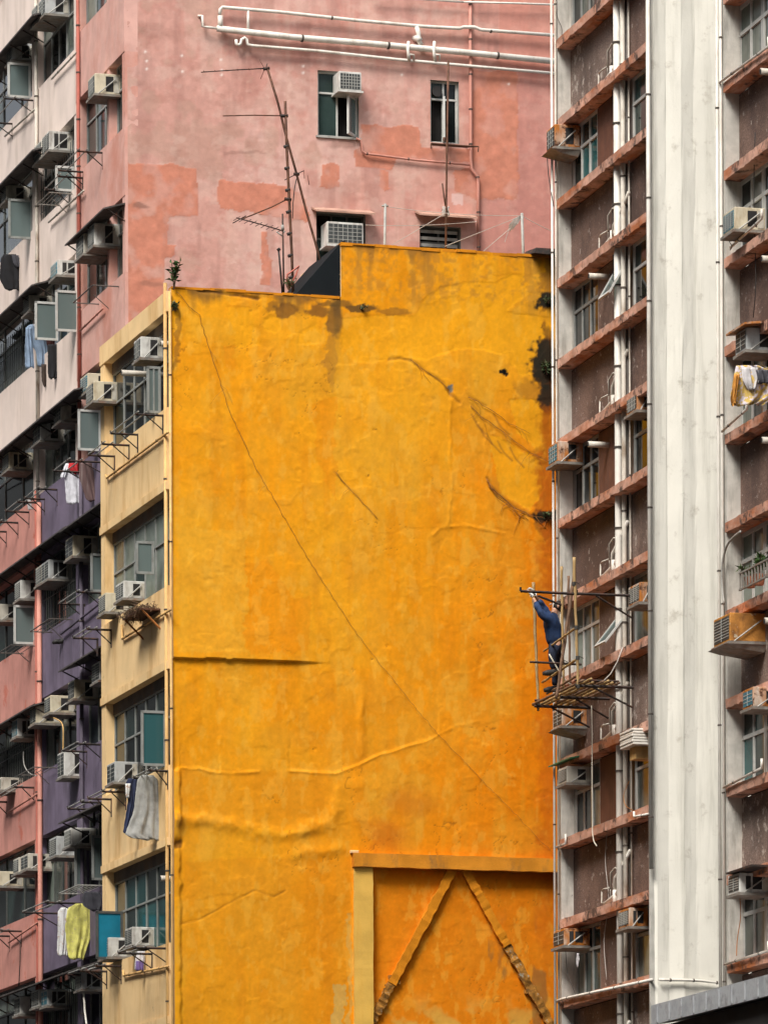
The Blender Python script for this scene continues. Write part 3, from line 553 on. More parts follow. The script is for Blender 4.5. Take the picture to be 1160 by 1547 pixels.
x0, x1, z0, z1, _ = WR[3]; window(pb, PW, x0 + .02, x1 - .02, z0 + .02, z1 - .02, .15, 2, .6, 'alu_dark', ('glass_dark',))
for k in range(5): put('louvre_slat', MB().box(x0 + .04, x1 - .04, .09, .10, z1 - .12 - k * .13, z1 - .06 - k * .13), 'galv', PW.M, pb)
for a_, b_, yy in ((464, 562, 312), (620, 716, 318)):
    xa, zz = PW.hit(a_, yy); xb, _ = PW.hit(b_, yy + 6)
    put('awning', MB().prism([(0, zz), (-.34, zz - .12), (-.34, zz - .155), (0, zz - .035)], xa + .08, xb - .04), 'pale_awning', PW.M, pb)
# street front of the pink building
PS = [PF.hit(90, y)[1] for y in (-105, 105, 312, 520, 728, 945, 1155, 1366, 1576)]
ub = [0, PF.hit(121, 600)[0], PF.hit(57, 600)[0], PF.hit(-80, 600)[0]]
SP = 1.28
def fcol(k, b): return 'salmon_plaster' if (b == 0 and k < 4) else ('cream_plaster' if k < 4 else ('purple_plaster' if b < 2 else 'rose_plaster'))
PANE = ('glass_dark', 'glass_green', 'glass_dark', 'glass_curtain', 'glass_green', 'glass_frost', 'glass_dark')
for k, zs_ in enumerate(PS):
    for b in range(3):
        xa, xb = ub[b + 1], ub[b]; zo = .22 if (b == 0 and k < 4) else 0; z = zs_ + zo
        zlow = (PS[k + 1] + (.22 if (b == 0 and k + 1 < 4) else 0) if k + 1 < len(PS) else z - 2.78); zh = z - SP
        sp = put('spandrel', MB().box(xa + .002, xb - .002, -.06, .2, zh, z), fcol(k, b), PF.M, pb)
        mm = fcol(k, b)
        put('pier', MB().box(xb - (.16 if b else .22), xb - .002, -.05, .2, zlow, zh), mm, PF.M, pb); put('pier', MB().box(xa + .002, xa + .2, -.05, .2, zlow, zh), mm, PF.M, pb)
        put('window_back', MB().box(xa + .2, xb - .16, .19, .2, zlow - .01, zh), 'dark_recess', PF.M, pb)
        if b == 0:
            m1 = xb - .22 - (xb - xa - .42) * .30
            put('pier', MB().box(m1 - .16, m1, -.045, .2, zlow, zh), mm, PF.M, pb)
            window(pb, PF, m1 + .02, xb - .23, zlow + .02, zh - .02, .14, 1, .66, 'alu', ('glass_green', 'glass_curtain')); window(pb, PF, xa + .22, m1 - .18, zlow + .02, zh - .02, .14, 3, .66, 'alu', PANE)
        else:
            wn = window(pb, PF, xa + .22, xb - .18, zlow + .02, zh - .02, .14, 5, .66, 'alu_dark' if k > 3 else 'alu', PANE)
            if (k * 2 + b) % 3 == 0:
                gm = MB(); xq = xa + .3
                while xq < xb - .25: gm.tube([(xq, .03, zlow + .02), (xq, .03, zh - .35)], .009, 5); xq += .17
                for zq in (zlow + .25, zlow + .7): gm.tube([(xa + .22, .03, zq), (xb - .2, .03, zq)], .009, 5)
                gq = put('window_grille', gm, 'alu_dark', PF.M, wn); gq['kind'] = 'stuff'
put('upper_front', MB().box(ub[3], 0, -.06, .2, PS[0] + .23, ZT), 'cream_plaster', PF.M, pb)
put('front_lower', MB().box(ub[3], 0, -.05, .2, 0, PS[-1] - 2.8), 'purple_plaster', PF.M, pb)
put('core_front', MB().box(ub[3], -.3, .2, 3, 0, ZT - .02), 'dark_recess', PF.M, pb)
# awnings: (outer-edge near px, py, far px, projection, drop)
for ax, ay, fx, pr, dr in ((53, 22, -40, .5, .16), (53, 226, -40, .5, .16), (196, 280, 102, .42, .12), (52, 430, -40, .5, .16), (116, 588, -40, .5, .16), (156, 758, 94, .5, .16), (101, 796, -40, .45, .15), (156, 975, 92, .55, .2), (50, 1066, -40, .45, .15), (158, 1211, 92, .6, .2), (120, 1462, -40, .5, .16), (60, 640, -40, .4, .1)):
    xn, zn = PF.hit(ax, ay, pr); xf, _ = PF.hit(fx, ay + (ax - fx), pr)
    awning(pb, PF, max(xf, ub[3]), min(xn, -.01), zn + dr, pr, dr, y0=-.05)
for args in ((12, 47, 94, 149), (53, 88, 455, 515), (84, 119, 438, 502), (118, 153, 618, 682), (21, 54, 914, 974), (13, 50, 300, 362), (137, 157, 836, 895), (139, 158, 1262, 1330), (84, 112, 250, 290)):
    x_ = PF.hit(args[1] + 1, (args[2] + args[3]) / 2, .0)[0]; casement(pb, PF, *args, x_, 'alu_white' if args[0] in (12, 53, 84, 118, 21) else 'alu', 'glass_open', 1)
casement(pb, PF, 113, 131, 1272, 1345, PF.hit(132, 1300)[0], 'alu', 'glass_open')
# ------------------------------------------------------------------ right-hand building: ledges, brown panels, white fins
rb = thing('ledged_building', 'brown and white tower block with salmon concrete ledges and fluted white wall', 'building', RF.M)
RTOP = 30.0; E = .22
RX1 = RF.hit(986, 900)[0]
LZ = [RF.hit(842, 183 + 120.9 * k)[1] for k in range(-3, 13)]           # ledge tops; odd steps are window storeys
SX0 = .0; SX1 = RS.hit(1160, 900)[0] + 2.5
SZ = [RS.hit(1095, 126 + 133.2 * k)[1] for k in range(-2, 12)]
def ledge(F_, x0, x1, z, seed):
    rr = random.Random(seed); mb = MB(); n = 44; tilt = rr.uniform(-.012, .012)
    for i in range(n + 1):
        x = x0 + (x1 - x0) * i / n; j = lambda a: (rr.uniform(-a, a) * .35 + (rr.uniform(0, a) * 1.8 if rr.random() < .12 else 0))
        mb.v += [(x, -.035 + j(.008), z + j(.008)), (x, E + .02, z + .012), (x, E + .02, z - .15), (x, -.03 + j(.012), z - .145 + j(.014))]
    for i in range(n):
        q = i * 4
        for k in range(4): mb.f.append((q + k, q + (k + 1) % 4, q + 4 + (k + 1) % 4, q + 4 + k))
    mb.f += [(0, 1, 2, 3), (n * 4 + 3, n * 4 + 2, n * 4 + 1, n * 4)]
    return put('ledge', mb, 'ledge_concrete', F_.M, rb)
put('core', MB().box(-.0, RX1 - .3, E + .1, 9, 0, RTOP), 'dark_recess', RF.M, rb); put('core', MB().box(.3, SX1, E + .1, 9, 0, RTOP), 'dark_recess', RS.M, rb)
put('fin', MB().box(-.02, .10, .0, E + .1, 0, RTOP), 'edge_plaster', RF.M, rb)
put('fin', MB().box(-.1, .16, .0, E + .1, 0, RTOP), 'edge_plaster', RS.M, rb)
px_, _ = RF.hit(928, 900, -E); pj, _ = RF.hit(953, 900, -E); wl0, _ = RF.hit(866, 900, -E); wl1, _ = RF.hit(904, 900, -E); wr0, _ = RF.hit(957, 900, -E)
MOS = ('brown_mosaic', 'brown_mosaic', 'brown_mosaic_dark', 'brown_mosaic_pale')
RG = ('glass_dark', 'glass_green', 'glass_curtain', 'glass_dark')
for i in range(len(LZ) - 1):
    zt, zb_ = LZ[i] - .17, LZ[i + 1]; k = i - 3; win = (k % 2 == 0)
    ledge(RF, .10, RX1 - .045, LZ[i], 200 + i)
    if not win:
        put('panel', MB().box(.10, px_, E, E + .09, zb_, zt), random.choice(MOS), RF.M, rb); put('panel', MB().box(pj, RX1 - .06, E, E + .09, zb_, zt), random.choice(MOS), RF.M, rb)
    else:
        put('panel', MB().box(wl1, px_, E + .01, E + .09, zb_, zt), 'red_brown_panel' if k % 4 == 0 else 'brown_mosaic', RF.M, rb)
        put('jamb', MB().box(.10, wl0, E + .012, E + .09, zb_, zt), 'grey_plaster', RF.M, rb)
        gl = {0: ('glass_teal', 'glass_green'), 2: ('glass_dark', 'glass_green'), 4: ('glass_dark',), 6: ('glass_curtain', 'glass_curtain', 'glass_frost'), 8: ('glass_dark', 'glass_curtain'), 10: ('glass_green', 'glass_curtain')}.get(k, RG)
        window(rb, RF, wl0 + .02, wl1 - .02, zb_ + .03, zt - .01, E + .05, 3, .66, 'alu_white' if k in (0, 6, 8) else 'alu', gl, .05)
        window(rb, RF, wr0, RX1 - .09, zb_ + .03, zt - .01, E + .05, 2, .64, 'alu_white' if k in (0, 2, 8) else 'alu', gl, .05)
put('shaft_back', MB().box(px_, pj, E + .075, E + .1, 0, RTOP), 'pipe_dark', RF.M, rb)
for i in range(len(SZ) - 1):
    zt, zb_ = SZ[i] - .17, SZ[i + 1]; k = i - 2; win = (k % 2 == 1)
    ledge(RS, .16, SX1, SZ[i], 300 + i)
    if not win: put('panel', MB().box(.16, SX1, E, E + .09, zb_, zt), random.choice(MOS), RS.M, rb)
    else:
        a_ = RS.hit(1117, 900, -E)[0]; put('jamb', MB().box(.16, a_, E + .012, E + .09, zb_, zt), 'grey_plaster', RS.M, rb)
        gl = {-1: ('glass_curtain', 'glass_frost'), 1: ('glass_green', 'glass_dark', 'glass_curtain'), 5: ('glass_frost', 'glass_curtain'), 7: ('glass_teal', 'glass_green'), 9: ('glass_curtain', 'glass_green')}.get(k, RG)
        window(rb, RS, a_ + .02, a_ + 1.1, zb_ + .03, zt - .01, E + .05, 2, .64, 'alu_white', gl, .06); window(rb, RS, a_ + 1.16, a_ + 2.6, zb_ + .03, zt - .01, E + .05, 2, .64, 'alu_white', gl, .06)
# fluted white end wall between the two wings: folds in plan, local y of RF runs to the right
yR = RF.side(1100, 900, RX1)[0] + .4
prof = [(0, .0), (.02, -.03), (.26, .11), (.50, -.04), (.54, -.05), (.80, .10), (.86, .09), (.98, -.03), (yR, -.03)]
px_w = [(984, 0), (990, .03), (1006, .008), (1008, .004), (1030, .036), (1033, .03), (1049, .006), (1052, .004), (1087, .05), (1106, .05)]
prof = [(RF.side(x, 900, RX1)[0], v) for x, v in px_w]; prof[0] = (-.03, 0)
mb = MB(); nz = 60; n = len(prof); rr = random.Random(5)
for j in range(nz + 1):
    z = RTOP * j / nz
    for y, v in prof: mb.v.append((RX1 + v + rr.uniform(-.004, .004), y + rr.uniform(-.004, .004), z))
for j in range(nz):
    for i in range(n - 1): mb.f.append((j * n + i, j * n + i + 1, (j + 1) * n + i + 1, (j + 1) * n + i))
fw_ = put('fluted_wall', mb, 'white_plaster', RF.M, rb); fw_['label'] = 'tall white wall with shallow vertical flutes'
put('core', MB().box(RX1 - .3, RX1 - .035, .27, 6, 0, RTOP), 'white_plaster', RF.M, rb)
# plastered rough edge beside the bay
put('edge_strip', MB().box(RX1 - .04, RX1 + .012, -.075, .03, 0, RTOP), 'edge_plaster', RF.M, rb)
# ------------------------------------------------------------------ pipes
def pipe(label, F_, pts, r, m, d=.05, clamps=0, group=None, n=10, name='drainpipe', raw=False, cl='clamp'):
    P = pts if raw else [(lambda h: (h[0], -(p[2] if len(p) > 2 else d), h[1]))(F_.hit(p[0], p[1], p[2] if len(p) > 2 else d)) for p in pts]
    root = thing(name, label, 'pipe', F_.M @ T(*P[-1]), group); Mi = F_.M
    put('pipe', MB().tube(P, r, n), m, Mi, root, True)
    tot = sum((Vector(b) - Vector(a)).length for a, b in zip(P[:-1], P[1:]))
    for k in range(clamps):
        t = (k + .5) / clamps * tot
        for a, b in zip(P[:-1], P[1:]):
            L_ = (Vector(b) - Vector(a)).length
            if t <= L_:
                p = Vector(a).lerp(Vector(b), t / L_); dv = (Vector(b) - Vector(a)).normalized() * .012
                put('clamp', MB().tube([p - dv, p + dv], r * 1.28, n), cl, Mi, root); break
            t -= L_
    return root
def vpipe(label, F_, px, pyref, d, r, m, z0, z1, clamps=9, **k):
    x, _ = F_.hit(px, pyref, d); return pipe(label, F_, [(x, -d, z1), (x, -d, z0)], r, m, clamps=clamps, raw=True, **k)
vpipe('pink pipe dividing the salmon wall from the cream bay', PF, 120.5, 600, .11, .035, 'pipe_red', PS[4] - .2, ZT, 12)
vpipe('dark purple pipe running down the purple wall', PF, 124, 1100, .11, .04, 'pipe_purple', 1, PS[4] - .25, 10)
vpipe('thin cream pipe down the cream bay', PF, 56, 300, .11, .035, 'pipe_old', PS[4] - .3, ZT, 10)
vpipe('thick salmon pipe beside the purple wall', PF, 60.5, 1100, .12, .05, 'pipe_pink', 1, PS[4] - .2, 8)
vpipe('thin salmon pipe beside the thick salmon one', PF, 56, 1100, .10, .028, 'pipe_red', 1, PS[4] + .1, 8)
vpipe('pale yellow pipe down the tenement corner, the outer one', YF, 251.5, 900, .06, .034, 'pipe_yellow', 1, Y0 + .1, 9)
vpipe('cream pipe hugging the orange-yellow wall edge', YF, 258.5, 900, .04, .024, 'pipe_yellow', 1, Y0 - .1, 7)
for i, (pts, nm) in enumerate((([(254, 653), (162, 722), (160, 718)], 'under the top yellow window'), ([(258, 921), (185, 965), (184, 944)], 'under the yellow window with plant tray'), ([(254, 1460), (187, 1474), (186, 1466)], 'under the yellow window with blue glass'))):
    pipe('thin yellow pipe slanting across the spandrel ' + nm, YF, pts, .022, 'pipe_yellow', .09, 3)
for i, (a_, b_, nm) in enumerate((((79, 119), (118, 77), 'below the top cream window'), ((74, 336), (127, 288), 'below the second cream window'), ((121, 500), (156, 466), 'below the lower salmon window'), ((8, 206), (53, 165), 'below the far cream window'), ((93, 958), (156, 908), 'on the purple wall'), ((12, 1228), (56, 1200), 'on the rose wall'), ((14, 1424), (57, 1394), 'near the bottom of the rose wall'))):
    pipe('slim pipe slanting ' + nm, PF, [b_, a_], .02, 'pipe_purple' if 'purple' in nm else ('pipe_pink' if 'cream' not in nm else 'pipe_old'), .12, 2)
# white plumbing on the pink side wall
def joint_pipe(): pass
wp = thing('plumbing', 'white waste pipes running along the top of the pink side wall', 'pipe', PW.M @ T(1.6, -.1, PW.hit(330, 45)[1]))
def wpart(nm, pts, r, m='pipe_white', d=.12):
    P = [(lambda h: (h[0], -(p[2] if len(p) > 2 else d), h[1]))(PW.hit(p[0], p[1], p[2] if len(p) > 2 else d)) for p in pts]; return put(nm, MB().tube(P, r, 12), m, PW.M, wp, True), P
wpart('main_pipe', [(328, 43), (440, 56), (560, 66), (700, 79), (860, 95)], .060)
wpart('upper_pipe', [(332, 22), (333, 14), (336, 11), (420, 18), (540, 31), (640, 40), (694, 43), (700, 41), (716, 41), (726, 45), (860, 55)], .034)
wpart('lower_pipe', [(357, 60), (357, 67), (361, 68), (364, 66), (365, 60), (370, 57), (373, 60), (374, 67), (380, 69), (480, 77), (600, 90), (700, 99), (860, 113)], .030)
wpart('inlet', [(300, 24, 0), (306, 24, .1), (306, 40), (312, 41), (330, 43)], .024); wpart('riser', [(333, 42), (333, 24)], .05); wpart('cross_link', [(375, 14), (375, 48)], .026)
wpart('branch', [(629, 40), (632, 50), (632, 60), (636, 68)], .045); wpart('elbow', [(626, 58, .0), (632, 58, .12), (634, 62)], .062)
for a_ in (616, 655): wpart('trap', [(a_ + 1, 63, .14), (a_, 76, .19), (a_ + 1, 84, .19), (a_ + 2, 92, .13)], .03); wpart('trap', [(a_ + 1, 82, .18), (a_ + 9, 83, .17), (a_ + 9, 92, .14)], .02)
wpart('top_pipe', [(700, 3), (780, 5), (860, 8)], .02); wpart('top_pipe', [(560, -6), (700, 3)], .02)
for x_, y_ in ((455, 58), (585, 69), (750, 84)): wpart('clamp', [(x_, y_ - 0.2), (x_ + 3, y_ + .1)], .072, 'clamp')
for x_, y_ in ((500, 27), (740, 47)): wpart('clamp', [(x_, y_), (x_ + 2.5, y_ + .2)], .038, 'clamp')
pipe('pink painted pipe dropping down the pink side wall with a jog', PW, [(710, -20), (710.5, 100), (711, 240), (712, 255), (721, 266), (722, 278), (723, 400)], .03, 'pipe_pink', .07, 8)
pipe('pink pipe running from the open window to the drop pipe', PW, [(538, 209), (545, 212), (547, 228), (552, 232), (630, 242), (710, 249)], .022, 'pipe_pink', .06, 3)
# right building pipes
vpipe('outermost thin white pipe on the tower corner beside the yellow wall', RF, 836, 900, .10, .022, 'pipe_white', 3, RTOP, 14)
vpipe('second thin pale pipe on the tower corner', RF, 841.5, 900, .05, .018, 'pipe_old', 3, RTOP, 9)
vpipe('bright white pipe at the edge of the fluted wall', RF, 981.5, 900, .085, .035, 'pipe_white', LZ[-3] + .3, RTOP, 12)
vpipe('thin white pipe where the fluted wall meets the near wing', RS, 1085.5, 900, .06, .026, 'pipe_white', 4, RTOP, 11)
vpipe('second thin white pipe on the near wing corner', RS, 1091, 900, .045, .022, 'pipe_white', 4, RTOP, 9)
vpipe('thick white soil pipe standing in the tower shaft', RF, 934.5, 900, -.10, .062, 'pipe_white', 1, RTOP, 22)
vpipe('slimmer grey-white pipe beside the soil pipe', RF, 943, 900, -.13, .042, 'pipe_old', 1, RTOP, 16)
vpipe('thin dark pipe deepest in the tower shaft', RF, 949, 900, -.2, .024, 'pipe_dark', 1, RTOP, 10); vpipe('thin grey pipe next to the tower windows', RF, 952, 900, -.17, .016, 'pipe_old', 1, RTOP, 10)
pipe('white pipe zigzagging along the foot of the fluted wall', RF, [(x + .03 + .012, y, RF.hit(984, 1482)[1] - .045 * (y > .9)) for x, y in [(RX1 + v + .03, y) for y, v in prof[1:-1]]] + [(RX1 + .1, prof[-2][0], RF.hit(984, 1482)[1] - .9)], .022, 'pipe_white', raw=True, clamps=5)
zb_ = LZ[11 + 3]
pipe('white pipe along the lowest visible ledge', RF, [(840, 1513), (850, 1509), (985, 1480)], .024, 'pipe_white', .07, 4)
pipe('short white pipe along a ledge below the green sheet', RF, [(854, 1260), (854.5, 1274), (838, 1281)], .02, 'pipe_white', .07, 1)
pipe('short yellowed pipe along a ledge end', RF, [(957, 1226), (957.5, 1234), (984, 1229)], .02, 'pipe_white', .07, 1)
for i, (a_, b_, nm) in enumerate((((1160, 186), (1086, 125), 0), ((1150, 330), (1103, 374), 0), ((1127, 618), (1090, 652), 0), ((1150, 1160), (1092, 1190), 0), ((1160, 1436), (1094, 1457), 0))):
    if i == 0: a_ = (1160, 70)
    pipe('short white drain along a near-wing ledge, ' + ('at the top', 'under the blue-grilled unit', 'under the colourful laundry', 'by the teal window', 'lowest of them')[i], RS, [(a_[0], a_[1] - 14), a_, b_], .02, 'pipe_white', .07, 2)
# small traps on the brown panels (one object copied per storey)
def trap_parts(M):
    t = thing('waste_trap', 'small white waste trap pipes on a brown tower panel', 'pipe', M, 'waste traps on brown panels')
    put('trap', MB().tube([(0, 0, .26), (-.02, 0, .06), (.46, 0, .05), (.50, 0, .26), (.10, 0, .28), (0, 0, .26)], .014, 8), 'pipe_old', M, t, True)
    put('elbow', MB().tube([(.50, 0, .25), (.50, 0, .50), (.75, 0, .56), (1.1, .0, .50)], .016, 8), 'pipe_old', M, t, True)
    put('branch', MB().tube([(.2, 0, .02), (.75, .02, .12), (1.15, .03, .30)], .042, 8), 'pipe_white', M, t, True)
    put('stub', MB().tube([(.75, 0, -.05), (.75, 0, .2)], .045, 8), 'pipe_white', M, t, True); return t
TL = ['above the frame top', 'above the rusty tray unit', 'below the green tower window', 'below the propped-open window', 'above the scaffold', 'just under the bamboo platform', 'below the green sheet', 'at the lowest ledge']; ti = 0
tx, _ = RF.hit(908, 900, -.14); tr0 = None
for i in range(len(LZ) - 1):
    if (i - 3) % 2 == 0: continue
    M = RF.M @ T(tx, .13, LZ[i + 1] + .04)
    if tr0 is None: tr0 = trap_parts(M); src = list(tr0.children); tr0['label'] = 'white waste trap pipes on the brown panel ' + TL[0]; continue
    r_ = tr0.copy(); COL.objects.link(r_); place(r_, M); ti += 1; r_['label'] = 'white waste trap pipes on the brown panel ' + TL[ti]
    for ch in src:
        c = ch.copy(); COL.objects.link(c); place(c, M, r_)
rr = random.Random(77)
for i in range(3, len(LZ) - 1):
    if (i - 3) % 2 == 0: continue
    z0_ = LZ[i + 1]; xa_ = tx + rr.uniform(.9, 1.1); h1 = rr.uniform(.35, .6)
    P_ = [(xa_ + .5, .16, z0_ + h1 + .25), (xa_ + .1, .14, z0_ + h1), (xa_ - .25, .13, z0_ + h1 - rr.uniform(.1, .2)), (xa_ - .3, .13, z0_ + .08)]
    pipe('slanting grey branch pipe joining the soil pipe ' + TL[(i - 2) // 2 + 1], RF, P_, .03, rr.choice(('pipe_old', 'pipe_white', 'pipe_old')), raw=True, clamps=1, group='branch pipes on brown panels', name='branch_pipe')
# round vent pipes poking out of the wall
for F_, px0, py0, px1, py1, lb in ((RF, 889, 417, 915, 422, 'pale vent tube above the propped window'), (RF, 888, 671, 914, 675, 'pale vent tube beside the teal-grilled unit'), (RS, 1148, 108, 1165, 103, 'white vent tube on the top near-wing panel'), (RS, 1150, 391, 1166, 388, 'white vent tube on the second near-wing panel'), (RS, 1150, 665, 1168, 660, 'white vent tube under the colourful laundry'), (RS, 1154, 938, 1168, 934, 'white vent tube beside the big rusty unit'), (YF, 184, 563, 207, 565, 'cream vent tube poking from the top yellow window'), (YF, 243, 1327, 256, 1329, 'cream vent tube poking from the lowest yellow window'), (YF, 243, 519, 256, 522, 'stubby cream vent beside the top yellow air conditioner')):
    d0 = (.32 if px0 < 200 else .06) if F_ is YF else .12
    x, z = F_.hit(px0, py0, d0); t = thing('vent_tube', lb, 'vent', F_.M @ T(x, 0, z))
    put('tube', MB().tube([(0, -d0, 0), (0, .25, 0)], .05, 14), 'pipe_old', F_.M @ T(x, 0, z), t, True); put('mouth', MB().tube([(0, -d0 - .004, 0), (0, -d0 + .02, 0)], .04, 14), 'ac_vent', F_.M @ T(x, 0, z), t)
# ------------------------------------------------------------------ air conditioners
def ac(label, F_, px, py, pyt, dep, inw=.18, w=.58, body='ac_white', gr='ac_grille', shelf='shelf_metal', brace=True, vent=1, grid_=False, tray=False):
    x, z = F_.hit(px, py, dep); _, zt = F_.hit(px, pyt, dep); h = max(.24, zt - z)
    q = random.random(); w *= random.uniform(.85, 1.15)
    if body == 'ac_white' and q < .78: body = ('ac_grey', 'ac_yellowed', 'ac_dirty')[int(q / .78 * 3)]
    M = F_.M @ T(x, 0, z); t = thing('air_conditioner', label, 'air conditioner', M, 'window air conditioners'); D = dep + inw
    put('casing', MB().box(-w, 0, -dep, inw, 0, h), body, M, t, bevel=.012)
    gl = put('grille', MB().box(-w + .04, -.04, -dep - .006, -dep + .004, .04, h - .04), gr, M, t)
    bars = MB(); nb = random.choice((3, 4, 6, 8)); nv = random.choice((1, 3, 5))
    for k in range(1, nb): bars.box(-w + .04, -.04, -dep - .012, -dep - .004, .04 + (h - .08) * k / nb - .006, .04 + (h - .08) * k / nb + .006)
    for k in range(1, nv + 1): bars.box(-w + .04 + (w - .08) * k / (nv + 1) - .006, -w + .04 + (w - .08) * k / (nv + 1) + .006, -dep - .014, -dep - .003, .04, h - .04)
    b = put('grille_bars', bars, 'grille_bar', M, gl); b['kind'] = 'stuff'
    if vent:
        a0, a1 = -dep + D * .42, -dep + D * .72
        put('vent', MB().box(-.01, .004, a0, a1, .05, h - .05), 'ac_vent', M, t); put('side_panel', MB().box(-.012, .007, a1 + .01, inw - .03, .03, h - .04), 'ac_cream' if body != 'ac_rust' else 'ac_rust', M, t)
        if vent > 1: put('vent', MB().box(-.01, .005, -dep + D * .2, -dep + D * .36, .05, h - .05), 'ac_vent', M, t)
    if shelf:
        put('shelf', MB().box(-w - .04, .04, -dep - .03, inw, -.045, -.002), shelf, M, t)
        if brace: put('brace', MB().bar((.03, -dep + .04, -.02), (.03, inw - .1, h * .75), .018), 'galv', M, t)
        if tray: put('tray', MB().hexa([(-w, -dep + .1, -.1), (.0, -dep + .1, -.1), (0, inw - .05, -.16), (-w, inw - .05, -.16), (-w - .05, -dep - .08, -.046), (.05, -dep - .08, -.046), (.05, inw, -.046), (-w - .05, inw, -.046)]), 'shelf_metal', M, t)
    return t
p, c_ = 'PF', 'ac_cream'
